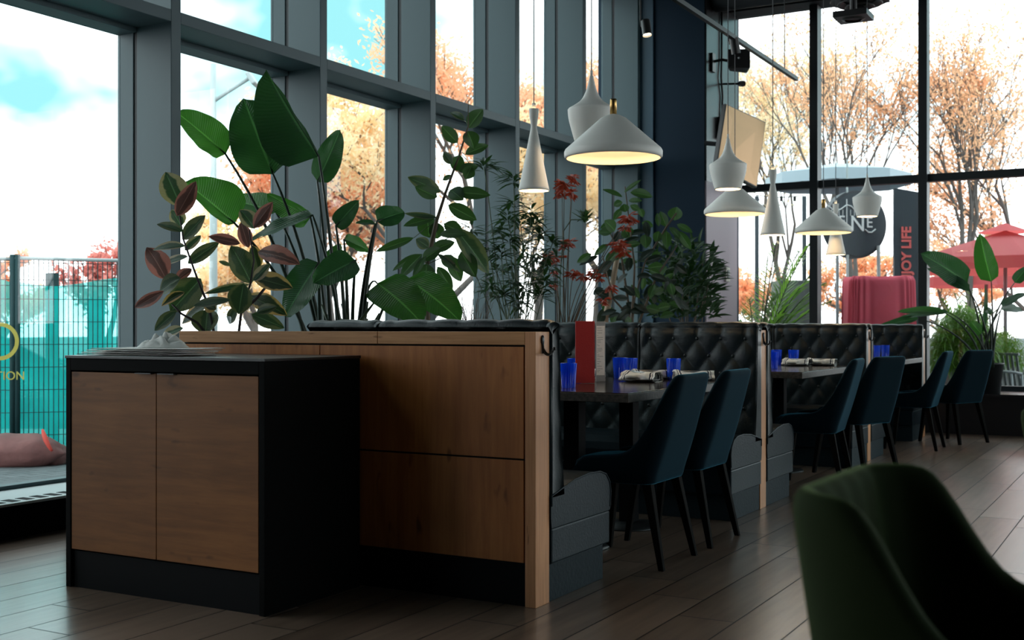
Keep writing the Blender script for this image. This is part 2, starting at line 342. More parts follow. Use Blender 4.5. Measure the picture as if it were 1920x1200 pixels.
# floor: wood look porcelain planks running along the window wall
def plank_mat(name, L, Wd, c1, c2, grout, rough, off=.22):
    m = bpy.data.materials.new(name); m.use_nodes = True; t = m.node_tree; b = t.nodes['Principled BSDF']; lk = t.links.new
    def mth(op, a, b_=None, c=None):
        n = N(t, 'ShaderNodeMath', operation=op)
        for i, v in enumerate((a, b_, c)):
            if v is None: continue
            if isinstance(v, (int, float)): n.inputs[i].default_value = v
            else: lk(v, n.inputs[i])
        return n.outputs[0]
    g = N(t, 'ShaderNodeNewGeometry'); sp = N(t, 'ShaderNodeSeparateXYZ'); lk(g.outputs['Position'], sp.inputs[0])
    xs = mth('DIVIDE', mth('ADD', sp.outputs[0], .075), Wd); row = mth('FLOOR', xs); fx = mth('FRACT', xs)
    ys = mth('ADD', mth('DIVIDE', sp.outputs[1], L), mth('MULTIPLY', row, off)); ys = mth('ADD', ys, .3); colm = mth('FLOOR', ys); fy = mth('FRACT', ys)
    ex = mth('MULTIPLY', mth('MINIMUM', fx, mth('SUBTRACT', 1.0, fx)), Wd); ey = mth('MULTIPLY', mth('MINIMUM', fy, mth('SUBTRACT', 1.0, fy)), L)
    gr = mth('LESS_THAN', mth('MINIMUM', ex, ey), .0030)
    cb = N(t, 'ShaderNodeCombineXYZ'); lk(row, cb.inputs[0]); lk(colm, cb.inputs[1]); wn = N(t, 'ShaderNodeTexWhiteNoise'); lk(cb.outputs[0], wn.inputs['Vector'])
    mp_ = N(t, 'ShaderNodeMapping'); mp_.inputs['Scale'].default_value = (22, 1.6, 1); lk(g.outputs['Position'], mp_.inputs[0])
    va = N(t, 'ShaderNodeVectorMath', operation='ADD'); lk(mp_.outputs[0], va.inputs[0]); sc = N(t, 'ShaderNodeVectorMath', operation='SCALE'); sc.inputs['Scale'].default_value = 37.0; lk(wn.outputs['Color'], sc.inputs[0]); lk(sc.outputs[0], va.inputs[1])
    nz = N(t, 'ShaderNodeTexNoise', Scale=1.0, Detail=5.0, Roughness=.6); lk(va.outputs[0], nz.inputs['Vector'])
    r = N(t, 'ShaderNodeValToRGB'); r.color_ramp.elements[0].position = .25; r.color_ramp.elements[1].position = .75; r.color_ramp.elements[0].color = (*c2, 1); r.color_ramp.elements[1].color = (*c1, 1)
    mx0 = mth('ADD', mth('MULTIPLY', nz.outputs['Fac'], .7), mth('MULTIPLY', wn.outputs['Value'], .3)); lk(mx0, r.inputs[0])
    mx = N(t, 'ShaderNodeMixRGB'); lk(gr, mx.inputs[0]); lk(r.outputs[0], mx.inputs[1]); mx.inputs[2].default_value = (*grout, 1); lk(mx.outputs[0], b.inputs['Base Color'])
    sv = .85 if rough < .5 else .3
    lk(mth('MULTIPLY', mth('SUBTRACT', 1.0, gr), sv), b.inputs['Specular IOR Level']); lk(mth('MAXIMUM', gr, mth('ADD', rough - .05, mth('MULTIPLY', wn.outputs['Value'], .06))), b.inputs['Roughness'])
    if rough < .5: b.inputs['Coat Weight'].default_value = .35; b.inputs['Coat Roughness'].default_value = .30
    h = mth('MINIMUM', mth('MINIMUM', ex, ey), .004); bp = N(t, 'ShaderNodeBump', Strength=.3, Distance=.4); 
    lk(h, bp.inputs['Height']); lk(bp.outputs[0], b.inputs['Normal'])
    return m
M['floor'] = plank_mat('wood_look_tiles', 1.25, .2135, (.25, .165, .12), (.125, .078, .055), (.012, .011, .010), .27)
M['pave'] = plank_mat('grey_pavers', .22, .11, (.17, .18, .185), (.11, .12, .125), (.04, .04, .04), .85, .5)

# ------------------------------------------------------------------ setting
WX, GX = -5.08, -5.50          # inner face of the deep mullions, glass plane
MS, MY0, MW = 1.377, 5.10, .077  # mullion spacing, y of far face of first one seen, face width
YE, CX, CY = 13.05, -4.35, 12.0  # end glazing plane, column side plane, column front plane
ZC = 4.75
b = MB(); b.box(-5.6, -5, -.1, 7, YE + .1, 0); struct(b.build('floor', M['floor']))
b = MB(); b.box(-5.6, -5, ZC, 7, YE + .1, ZC + .1); struct(b.build('ceiling', M['ceil']))
b = MB(); b.box(7, -5, 0, 7.1, 1.5, ZC); b.box(7, 1.5, 0, 7.1, YE + .1, .4); b.box(7, 1.5, 4.4, 7.1, YE + .1, ZC); struct(b.build('wall_right', M['wall']))
for k in range(8):  # windows out of view, added so light reaches post ends and chair edges
    y = 1.5 + k * 1.44; wn_ = sempty('window_%d' % (k + 40), (7.05, y + .72, 0)); m = MB(); m.box(6.95, y - .04, .4, 7.1, y + .04, 4.4); m.box(7.0, y + .0401, 2.6, 7.08, y + 1.399, 2.68); m.build('frame', M['endframe'], wn_)
    m = MB(); m.box(7.03, y + .041, .4, 7.04, y + 1.399, 2.6); m.box(7.03, y + .041, 2.68, 7.04, y + 1.399, 4.4); m.build('pane', M['pane'], wn_)
b = MB(); b.box(-5.6, -5.1, 0, 7.1, -5, ZC); struct(b.build('wall_back', M['wall']))
# left glazing: one window per bay
TZ0, TZ1 = 2.832, 2.903
m = MB(); m.box(GX - .1, -5, 0, WX, MY0 - 5 * MS - MS - .0, ZC); struct(m.build('wall_left', M['wall']))  # unseen blank wall in place of glazing, added to dim the near-left floor
for k in range(-5, 6):
    yf = MY0 + k * MS; y0 = yf - MW          # mullion occupies y0..yf ; bay reaches to previous mullion
    yp = yf - MS
    wn_ = sempty('window_%d' % (k + 8), (GX, (yp + y0) / 2, 0))
    m = MB(); m.box(GX + .14, y0, 0, WX, yf, ZC); m.build('mullion', M['frame'], wn_, bevel=.004)
    m = MB(); m.box(GX + .11, y0 + .008, .1, GX + .14, yf - .008, ZC); m.build('gasket', M['frame_dark'], wn_)
    m = MB(); m.box(GX - .02, y0, .1, GX + .11, yf, ZC)
    m.box(GX - .02, yp, .10, GX + .05, y0, .2); m.build('frame', M['frame'], wn_, bevel=.003)
    m = MB(); m.box(GX + .14, yp, TZ0, WX, y0, TZ1); m.box(GX - .02, yp, TZ0 - .03, GX + .14, y0, TZ1); m.build('transom', M['frame'], wn_, bevel=.003)
    m = MB(); m.box(GX - .004, yp, .2, GX + .004, y0, TZ0 - .03); m.build('pane', M['pane'], wn_)
    m = MB(); m.box(GX - .004, yp, TZ1, GX + .004, y0, ZC); m.build('pane', M['pane'], wn_)
    if k < -1: pass
m = MB(); m.box(GX - .02, -5, -.1, WX + .06, CY, .165); struct(m.build('trim_1', M['toe']))
m = MB(); m.box(GX + .05, -5, .165, WX + .07, CY, .178); sl = struct(m.build('window_sill', M['sill'])); sl.name = 'trim_2'
m = MB()
for i in range(60):
    y = 1.2 + i * .085; m.box(WX - .06, y, .1775, WX + .03, y + .05, .1795)
m.build('grille_slot', M['toe'], sl)
# column in the corner
m = MB(); m.box(GX - .1, CY, 0, CX, YE + .1, ZC); struct(m.build('wall_corner', M['navy'])).name = 'wall_far_left'
m = MB(); m.box(WX, CY - .03, 0, -4.93, CY, ZC); struct(m.build('trim_3', M['navy2']))
m = MB(); m.box(CX, CY + .01, 0, CX + .02, YE - .02, 2.62); struct(m.build('trim_4', M['lav']))
m = MB(); m.box(CX, CY + .01, 2.62, CX + .02, YE - .02, ZC); struct(m.build('trim_5', M['black_gloss']))
# end glazing
ex = [CX, -3.43, -2.28, -1.13, .02, 1.17, 2.32, 3.47, 4.62, 5.77, 6.98]
EZ = 2.63
for i in range(len(ex) - 1):
    a_, b_ = ex[i], ex[i + 1]
    wn_ = sempty('window_%d' % (i + 20), ((a_ + b_) / 2, YE, 0))
    m = MB()
    if i: m.box(a_ - .045, YE - .12, .37, a_ + .045, YE + .05, 4.6)
    m.box(a_ + .0451 if i else a_, YE - .06, EZ - .04, b_ - .0451, YE + .05, EZ + .04); m.box(a_ + .045, YE - .05, .39, b_ - .045, YE + .04, .45); m.build('frame', M['endframe'], wn_, bevel=.003)
    m = MB(); m.box(a_ + .045, YE - .01, .45, b_ - .045, YE + .0, EZ - .04); m.build('pane', M['pane'], wn_)
    m = MB(); m.box(a_ + .045, YE - .01, EZ + .04, b_ - .045, YE + .0, 4.6); m.build('pane', M['pane'], wn_)
m = MB(); m.box(CX, YE - .25, 4.6, 7, YE + .1, ZC); struct(m.build('trim_6', M['ceil']))
m = MB(); m.box(CX, 12.3, 0, 7, YE + .1, .37); m.box(CX, 12.27, .37, 7, YE - .0, .40); struct(m.build('trim_7', M['black_gloss']))

# ------------------------------------------------------------------ partitions
PX1, PX0 = -2.07, -3.88
PT = .112
def hook(parent, x, y, z):
    m = MB(); m.ball((x + .004, y, z + .03), .011, 6, (.5, 1, 1.8)); m.tube([(x + .004, y, z + .045), (x + .006, y, z - .02)], .005, 8)
    m.tube(bez((x + .006, y, z + .0), (x + .03, y, z - .045), (x + .045, y, z - .0), 8), .004, 8)
    m.tube(bez((x + .006, y + .0, z - .01), (x + .012, y + .03, z - .045), (x + .03, y + .045, z - .005), 8), .004, 8)
    m.ball((x + .03, y + .045, z - .003), .007, 5); m.build('coat_hook', M['blackmetal'], parent, True)
def partition(y, label, x1=PX1, zt=1.034):
    t = thing('booth_partition', label, 'partition', ((PX0 + x1) / 2, y + PT / 2, 0), 'maple partitions between the booths')
    m = MB(); m.box(x1 - .045, y, 0, x1, y + PT, zt); m.build('end_post', M['maple_edge'], t, bevel=.002)
    xs = on_y(708, 3.884) if y < 4 else -3.0
    m = MB(); m.box(xs + .001, y, zt - .05, x1 - .0455, y + PT, zt); m.build('cap_rail', M['maple_cap'], t, bevel=.002)
    m = MB(); m.box(PX0, y, zt - .05, xs - .001, y + PT, zt); m.build('cap_rail', M['maple_cap'], t, bevel=.002)
    m = MB(); m.box(PX0, y + .012, 0, x1 - .046, y + PT - .012, zt - .051); m.build('core', M['toe'], t)
    xj = on_y(601, 3.89) if y < 4 else -3.1
    zj = .553
    for (a, c, d, e) in ((xj + .002, x1 - .052, zj + .003, zt - .057), (PX0, xj - .002, zj + .003, zt - .057), (xj + .002, x1 - .052, .165, zj - .004), (PX0, xj - .002, .165, zj - .004)):
        for yy in ((y + .002, y + .012),):
            m = MB(); m.box(a, yy[0], d, c, yy[1], e); m.build('panel', M['maple'], t, bevel=.001)
    hook(t, x1, y + PT * .45, zt - .062)
    return t
PY = [3.884, 6.643, 9.40, 11.76]
partition(PY[0], 'brown maple partition behind the black cabinet, nearest of the four booth dividers')
partition(PY[1], 'maple booth divider ending in a slim post right behind the second blue chair')
partition(PY[2], 'maple booth divider between the middle and the farthest booth')
partition(PY[3], 'farthest maple booth divider standing next to the end window')

# ------------------------------------------------------------------ tufted benches
def backrest(x0, x1, parent, top=1.082, bot=.40, closed_ends=True):
    """tufted pad, back plane y=0, front towards +y"""
    W_ = x1 - x0; nb = max(1, round(W_ / .152)); sp = W_ / nb; rz = .10; z0 = .985
    def puff(x, z):
        u = (x - x0) / sp; v = (z0 - z) / rz
        if v < 0:                                # vertical pleats above the first row
            q = abs(math.sin(math.pi * u + math.pi * .5)) if False else abs(math.cos(math.pi * (u - .5)))
            q0 = abs(math.sin(math.pi * (u + .0) / 1.0 - math.pi * .5))
            base = q0 ** .45; dia = base
        else:
            a = math.pi * (u - .5 + v * .5); c_ = math.pi * (u - .5 - v * .5)
            dia = (abs(math.sin(a)) * abs(math.sin(c_))) ** .45
        return dia
    nu = max(10, int(W_ / .0125)); prof = []
    H = top - bot; nf = 46; nt_ = 8
    def f(u, v):
        x = x0 + W_ * u; e = min(u, 1 - u) * W_; edge = min(1, max(0, e / .035)) ** .5
        s = v * (nf + nt_) / nf
        if s <= 1:
            z = bot + (H - .03) * s
            flare = .045 * (1 - s) ** 2
            y = .068 + flare + .015 * puff(x, z) * edge
            k = max(0, (s - .93) / .07); y -= .018 * k * k
            return Vector((x, y, z))
        th = (s - 1) * nf / nt_ * math.pi
        y = .026 + .049 * math.cos(th); pf = .006 * abs(math.sin(math.pi * ((x - x0) / sp) - math.pi * .5))
        return Vector((x, y * edge if False else y, top - .03 + (.026 + pf) * math.sin(th) * (.6 + .4 * edge)))
    m = MB(); m.grid(f, nu, nf + nt_)
    # back and ends
    n = len(m.v); cols = nu + 1; rows = nf + nt_ + 1
    for side in (0, nu):
        ids = [j * cols + side for j in range(rows)]
        o = len(m.v); xx = m.v[ids[0]].x
        m.v += [Vector((xx, .012, m.v[i].z - (.03 if m.v[i].z > top - .03 else 0))) for i in ids]
        for j in range(rows - 1):
            q = [ids[j], ids[j + 1], o + j + 1, o + j]; m.f.append(q if side else q[::-1])
    m.box(x0 + .001, .002, bot, x1 - .001, .02, top - .055)
    o = m.build('backrest', M['leather'], parent, True)
    # buttons
    r = 0; z = z0
    while z > bot + .1:
        off = 0 if r % 2 else .5
        x = x0 + sp * (off if off else 1)
        while x < x1 - .03:
            bm_ = MB(); bm_.ball((x, .071 + .045 * (1 - min(1, (z - bot) / (top - bot - .03))) ** 2, z), .0105, 6, (1, .7, 1)); bb = bm_.build('tuft_button', M['leather'], parent, True)
            bb.parent = o
            x += sp
        r += 1; z -= rz
    return o
def bench(yb, face, x1, L, split, label):
    """yb: partition face, face +1 = looks towards +y, -1 = towards -y (camera). x1: aisle end"""
    t = thing('booth_bench', label, 'bench', (0, 0, 0), 'tufted black booth benches')
    # local frame: x measured from aisle end
    if face > 0: a0, a1 = -L, 0; sgn = 1
    else: a0, a1 = 0, L; sgn = -1
    if face > 0: s = [(-L, -split - .002), (-split + .002, 0)]
    else: s = [(0, split - .002), (split + .002, L)]
    for (p, q) in s:
        if q - p > .05: backrest(p, q, t)
    D = .55
    def seat(u, v):   # rounded cushion cross-section swept in x
        x = a0 + (a1 - a0) * u; a = v
        pts = [(.004, .283), (.004, .405), (.10, .425), (.2, .445), (.33, .456), (.44, .452), (.50, .435), (.535, .40), (.545, .36), (.54, .30), (.533, .283)]
        k = a * (len(pts) - 1); i = min(int(k), len(pts) - 2); fr = k - i
        e = min(u, 1 - u); sh = .0 if e > 0 else .01
        return Vector((x, pts[i][0] * (1 - fr) + pts[i + 1][0] * fr, pts[i][1] * (1 - fr) + pts[i + 1][1] * fr))
    m = MB(); m.grid(seat, 8, 30)
    rows = 31
    for sd in (0, 8):
        ids = [j * 9 + sd for j in range(rows)]; m.f.append(ids if sd else ids[::-1])
    m.build('seat_cushion', M['leather2'], t, False, bevel=.006, weld=True)
    # welt along the cushion edge
    for sd in (0, 8):
        ids = [Vector(m.v[j * 9 + sd]) for j in range(2, rows - 2)]
        wl = MB(); wl.tube([p + Vector(((a1 if sd else a0) - p.x) * 1 if False else (0, 0, .002)) for p in ids], .004, 6); wl.build('piping', M['leather2'], t, True)
    m = MB(); m.box(a0, .004, .145, a1, D - .012, .281); m.build('front_panel', M['leather2'], t, bevel=.008)
    m = MB(); m.box(a0 + .012, .004, 0, a1 - .012, D - .055, .143); m.build('toe_kick', M['toegrey'], t, bevel=.003)
    t.location = (x1, yb, 0)
    if face < 0: t.rotation_euler = (0, 0, math.pi)
    return t
BX = PX1 + .008
bench(PY[0] + PT, 1, BX, 1.165, .80, 'black leather booth bench backing on the nearest maple partition, its seat end facing the aisle')
bench(PY[1], -1, BX, 1.5, .735, 'tufted black leather bench behind the table with the red menu')
bench(PY[1] + PT, 1, BX, 1.5, .735, 'black leather bench just beyond the slim second wood post')
bench(PY[2], -1, BX, 1.5, .735, 'tufted black bench behind the middle table')
bench(PY[2] + PT, 1, BX, 1.5, .735, 'black bench beyond the third wood post, back to the middle booth')
bench(PY[3], -1, BX, 1.5, .735, 'tufted black bench behind the farthest table, under the end window')

# planter trough behind the booths
t = thing('planter_trough', 'long dark planter trough under the tall windows holding the row of indoor plants', 'planter', (-4.33, 7.9, 0))
m = MB(); m.box(-4.75, 4.0, 0, -4.72, 11.95, .78); m.box(-3.93, 4.0, 0, -3.90, 11.95, .90); m.box(-4.72, 4.0, 0, -3.93, 4.03, .78); m.box(-4.72, 11.92, 0, -3.93, 11.95, .8); m.box(-4.72, 4.03, 0, -3.93, 11.92, .05)
m.build('trough_wall', M['blacktop'], t)
m = MB(); m.grid(lambda u, v: Vector((-4.719 + u * .788, 4.031 + v * 7.888, .74 + .02 * noise.noise(Vector((u * 8, v * 60, 0))))), 10, 90); m.build('soil', M['soil'], t, True)

# ------------------------------------------------------------------ cabinet
cy0, cy1, cx0, cx1, cz = 3.293, 3.868, -3.915, -2.867, .937
t = thing('sideboard_cabinet', 'low black cabinet with two maple doors in the left foreground', 'cabinet', ((cx0 + cx1) / 2, (cy0 + cy1) / 2, 0))
m = MB(); m.box(cx0, cy0, .0, cx0 + .028, cy1, cz - .012); m.box(cx1 - .028, cy0, 0, cx1, cy1, cz - .012); m.box(cx0 + .028, cy0 + .0, cz - .06, cx1 - .028, cy1, cz - .012)
m.box(cx0 + .028, cy0 + .05, 0, cx1 - .028, cy1, .15); m.box(cx0 + .028, cy1 - .02, .15, cx1 - .028, cy1, cz - .06); m.build('carcass', M['black'], t, bevel=.002)
m = MB(); m.box(cx0 - .003, cy0 - .004, cz - .012, cx1 + .003, cy1 + .003, cz); m.build('worktop', M['blacktop'], t, bevel=.002)
m = MB(); m.box(cx0 + .028, cy0 + .012, 0, cx1 - .028, cy0 + .05, .148); m.build('toe_kick', M['toe'], t)
xm = (cx0 + cx1) / 2 - .02
for (a, c) in ((cx0 + .032, xm - .0015), (xm + .0015, cx1 - .032)):
    m = MB(); m.box(a, cy0 + .002, .155, c, cy0 + .022, cz - .066); dd = m.build('door', M['door'], t, bevel=.0015)
    hx = xm - .10 if a < -3.6 else xm + .02
    m = MB(); m.box(hx, cy0 - .014, cz - .067, hx + .085, cy0 + .004, cz - .063); m.build('handle', M['blackmetal'], dd)
# things on the cabinet
def sheet(z, x0, y0, x1, y1, rot, seed, amp=.004):
    c, s_ = math.cos(rot), math.sin(rot); cx, cy = (x0 + x1) / 2, (y0 + y1) / 2
    def f(u, v):
        x = (u - .5) * (x1 - x0); y = (v - .5) * (y1 - y0)
        return Vector((cx + x * c - y * s_, cy + x * s_ + y * c, z + amp * (1 + noise.noise(Vector((u * 3 + seed, v * 3, seed)))) * .5 + .006 * max(0, u - .8)))
    return f
def slab(fn, nu, nv, th):
    m = MB(); m.grid(lambda u, v: fn(u, v) + Vector((0, 0, th)), nu, nv); k = (nu + 1) * (nv + 1)
    m.grid(fn, nu, nv); 
    for j in range(nv):
        for i in (0, nu):
            a = j * (nu + 1) + i; b_ = a + nu + 1; m.f.append([a, b_, b_ + k, a + k])
    for i in range(nu):
        for j in (0, nv):
            a = j * (nu + 1) + i; m.f.append([a, a + 1, a + 1 + k, a + k])
    m.uv = {}
    return m
t1 = thing('paper_stack', 'loose stack of white paper sheets lying on the black cabinet', 'paper', (-3.55, 3.6, cz))
for i in range(4):
    slab(sheet(cz + .002 + i * .0075, -3.87 + .012 * i, 3.315 + .01 * i, -3.40 + .02 * i, 3.60, .06 - .03 * i, i), 12, 8, .003).build('paper_sheet', M['paper'], t1, True)
t2 = thing('crumpled_napkin', 'crumpled white napkin lying on the papers on the black cabinet', 'napkin', (-3.60, 3.66, cz + .025))
def crump(cx, cy, cz_, rx, ry, h, seed, M_=M['linen'], fr=3.2, rot=0):
    def f(u, v):
        a = 2 * math.pi * u; r = v
        x = math.cos(a) * r; y = math.sin(a) * r
        hh = h * max(0, 1 - r ** 2.2) * (.55 + .75 * abs(noise.noise(Vector((x * fr + seed, y * fr, seed)))) * 1.6)
        w_ = 1 + .25 * noise.noise(Vector((math.cos(a) * 1.5 + seed, math.sin(a) * 1.5, 3)))
        xx, yy = x * rx * w_, y * ry * w_
        return Vector((cx + xx * math.cos(rot) - yy * math.sin(rot), cy + xx * math.sin(rot) + yy * math.cos(rot), cz_ + hh))
    m = MB(); m.grid(f, 48, 16); return m
crump(-3.62, 3.53, cz + .032, .125, .07, .05, 4.2, fr=2.8).build('napkin_cloth', M['linen'], t2, True)
# small clear glass on partition
g_ = thing('votive_glass', 'small clear ribbed glass on top of the near partition beside the variegated plant', 'glass', (on_y(421, 3.94), 3.94, 1.034))
def tumbler(m, c, r0, r1, h, n=48, rib=.0012):
    c = Vector(c); P = [(r0 * .0, .0), (r0 * .96, 0), (r0, .006), (r1, h), (r1 - .003, h), (r0 - .004, .012), (0, .012)]
    vs = []
    for r, z in P:
        for k in range(n):
            a = 2 * math.pi * k / n; q = r + (rib if (k % 2 and r > .01 and z < h * .86) else 0); vs.append(c + Vector((q * math.cos(a), q * math.sin(a), z)))
    m.add(vs, [(i*n+k, i*n+(k+1)%n, (i+1)*n+(k+1)%n, (i+1)*n+k) for i in range(len(P)-1) for k in range(n)])
m = MB(); tumbler(m, g_.location, .026, .028, .065); m.build('glass_body', M['clear'], g_)

# ------------------------------------------------------------------ tables
def table(y0, label, first=None):
    TX1, TX0, TW, TH = -2.05, -3.02, 1.46, .765
    t = thing('dining_table', label, 'table', ((TX0 + TX1) / 2, y0 + TW / 2, 0), 'dark dining tables')
    m = MB(); m.box(TX0 + .003, y0 + .003, TH - .004, TX1 - .003, y0 + TW - .003, TH); m.build('tabletop', M['tabletop'], t, bevel=.001)
    m = MB(); m.box(TX0, y0, TH - .042, TX1, y0 + TW, TH - .0042); m.build('edge_band', M['tableedge'], t, bevel=.002)
    for px_, yy in ((-2.5, y0 + .39), (-2.5, y0 + 1.04)):
        m = MB(); m.box(px_ - .04, yy - .04, .02, px_ + .04, yy + .04, TH - .06); m.build('pedestal', M['toe'], t, bevel=.003)
        m = MB(); m.box(px_ - .12, yy - .12, TH - .06, px_ + .12, yy + .12, TH - .042); m.build('mounting_plate', M['blackmetal'], t)
        m = MB(); m.lathe([(0, .03), (.04, .03), (.16, .016), (.17, .006), (.17, 0), (0, 0)], (px_, yy, 0), 36); m.build('base_plate', M['blackmetal'], t, True)
    return t
TY = [4.70, 7.46, 10.17]
table(TY[0], 'dark wooden table in the nearest booth, with the red menu on it')
table(TY[1], 'dark wooden table in the middle booth')
table(TY[2], 'dark wooden table in the farthest booth')

TH = .765
def hit(px, py, z=TH):
    d = (CH - z) * FPX / (py - HOR); return at(px, py, d)
# glasses: (px, py of base)
gl = None
specs = [(1066, 727, 'blue ribbed glass at the near edge of the first table, left of the red menu'),
         (1077, 712, 'blue glass half hidden behind the red menu'),
         (1162, 708, 'dark blue glass at the back of the first table, right of the menus'),
         (1182, 710, 'blue ribbed glass in front of another, right of the menus'),
         (1263, 703, 'blue ribbed glass standing alone above the front blue chair back'),
         (1449, 691, 'blue glass at the near left edge of the middle table beside the wood post'),
         (1456, 682, 'blue glass behind the one beside the wood post on the middle table'),
         (1488, 680, 'blue glass in the centre of the middle table'),
         (1530, 676, 'blue glass at the right of the middle table'),
         (1643, 671, 'left one of the two blue glasses on the farthest table'),
         (1660, 669, 'right one of the two blue glasses on the farthest table')]
for i, (px, py, lab) in enumerate(specs):
    p = hit(px, py)
    k_ = min(TY, key=lambda q_: abs(q_ + .73 - p.y)); p.y = max(k_ + .06, min(k_ + 1.30 + .03 * (i % 3), p.y)); p.x = max(-2.96, min(-2.10, on_y(px, p.y))); p.z = TH + .0005
    if gl is None:
        gl = thing('blue_tumbler', lab, 'glass', (0, 0, 0), 'cobalt blue tumblers on the tables')
        m = MB(); tumbler(m, (0, 0, 0), .031, .0405, .116, 48, .0022); m.build('glass_body', M['cobalt'], gl)
        gl.location = p; gl0 = gl
    else: place(gl0, p, 0, lab)
# menus
p = hit(1098, 718); 
def menu(px0, px1, py_b, py_t, mt, label, name, yaw, extra=False):
    a = hit(px0, py_b); h = .105 + .0
    d = (a - Vector((0, 0, 0))).xy.length
    a = Vector((a.x, a.y, TH)); dep = FW.dot(a); b_ = at(px1, 0, dep); b_.z = TH; wd = (b_ - a).length
    z1 = CH + (HOR - py_t) / FPX * dep
    t = thing(name, label, 'menu', a)
    dr = (b_ - a).normalized(); nr = Vector((-dr.y, dr.x, 0)); th = .012
    def P(u, v, z): q = a + dr * u + nr * v; return (q.x, q.y, z)
    m = MB(); m.hexa([P(0,0,TH+.001),P(wd,0,TH+.001),P(wd,th,TH+.001),P(0,th,TH+.001),P(0,0,z1),P(wd,0,z1),P(wd,th,z1),P(0,th,z1)]); m.build('cover', mt, t, bevel=.002)
    if extra:
        m = MB(); m.hexa([P(.004,-.001,TH+.035),P(wd-.004,-.001,TH+.035),P(wd-.004,0,TH+.035),P(.004,0,TH+.035),P(.004,-.001,z1-.022),P(wd-.004,-.001,z1-.022),P(wd-.004,0,z1-.022),P(.004,0,z1-.022)]); m.build('printed_page', M['paper'], t)
        m = MB(); random.seed(5)
        z = z1 - .035
        while z > TH + .05:
            l = U(.25, .8) * wd
            m.hexa([P(.007,-.002,z),P(l,-.002,z),P(l,-.0011,z),P(.007,-.0011,z),P(.007,-.002,z+.0022),P(l,-.002,z+.0022),P(l,-.0011,z+.0022),P(.007,-.0011,z+.0022)]); z -= U(.006, .014)
        m.build('print_line', M['grey_print'], t)
    return t
menu(1079, 1115, 719, 602, M['red'], 'tall red menu folder standing upright on the first table', 'menu_folder', 0)
menu(1117, 1135, 716, 603, M['grey_print'], 'narrow white and grey printed menu standing beside the red folder', 'printed_menu', 0, True)
# plates with rolled napkins
def stripe_mat():
    m = bpy.data.materials.new('striped_linen'); m.use_nodes = True; t = m.node_tree; b_ = t.nodes['Principled BSDF']
    tcn = N(t, 'ShaderNodeTexCoord'); sp = N(t, 'ShaderNodeSeparateXYZ'); t.links.new(tcn.outputs['Object'], sp.inputs[0])
    a = N(t, 'ShaderNodeMath', operation='ABSOLUTE'); t.links.new(sp.outputs[0], a.inputs[0])
    r = N(t, 'ShaderNodeValToRGB'); cr = r.color_ramp; cr.interpolation = 'CONSTANT'; W1 = (.80, .79, .76, 1); K = (.02, .025, .05, 1)
    cr.elements[0].color = W1; cr.elements[1].position = .070; cr.elements[1].color = K
    for p_, c_ in ((.078, W1), (.084, K), (.088, W1)): e = cr.elements.new(p_); e.color = c_
    t.links.new(a.outputs[0], r.inputs[0]); t.links.new(r.outputs[0], b_.inputs['Base Color']); b_.inputs['Roughness'].default_value = .85
    return m
M['stripe'] = stripe_mat()
def nap_mesh():
    m = MB()
    def f(u, v):
        x = -.105 + .21 * u; a = 2 * math.pi * v
        r = .022 * (1 + .2 * math.sin(a * 3 + x * 30)) * (1 + .5 * abs(x) / .105) * (1 + .35 * noise.noise(Vector((x * 22, math.cos(a) * 1.6, math.sin(a) * 1.6))))
        return Vector((x, 1.55 * r * math.cos(a), .019 + r * .85 * math.sin(a)))
    m.grid(f, 36, 24); return m
pl0 = thing('side_plate', 'x', 'plate', (0, 0, 0), 'side plates under the napkins'); m = MB(); m.lathe([(0, .004), (.07, .004), (.105, .016), (.108, .016), (.075, 0), (0, 0)], n=36); m.build('plate_body', mat('dark_plate', (.05, .04, .035), .3), pl0, True)
np0 = thing('rolled_napkin', 'x', 'napkin', (0, 0, 0), 'rolled striped napkins on plates'); nap_mesh().build('napkin_roll', M['stripe'], np0, True)
m = MB(); m.tube([(-.11, .02, .042), (.115, .008, .043)], .004, 6); m.build('cutlery_handle', M['steel'], np0, True)
ps = [(1202, 716, .35, 'the front edge of the first table beside the blue chair'), (1222, 702, .2, 'the back of the first table behind the front setting'),
      (1036, 706, .1, 'the left end of the first table behind the leather bench corner'), (1300, 704, .2, 'the right side of the first table behind the front blue chair'),
      (1495, 686, .2, 'the near side of the middle table'), (1470, 679, .15, 'the left side of the middle table'), (1540, 681, .15, 'the right side of the middle table')]
for i, (px, py, rz, pos) in enumerate(ps):
    rz = rz + (-.5, .45, 0, .35, -.35, .5, -.1)[i]
    p = hit(px, py); p.z = TH + .0005
    yc = min(range(3), key=lambda k: abs(TY[k] + .73 - p.y)); p.y = max(TY[yc] + .12, min(TY[yc] + 1.30, p.y)); p.x = max(-2.88, min(-2.19, on_y(px, p.y)))
    place(pl0, p, 0, 'dark side plate on ' + pos, first=(i == 0)); q = p + Vector((0, 0, .0065)); place(np0, q, rz, 'striped rolled napkin on ' + pos, first=(i == 0))

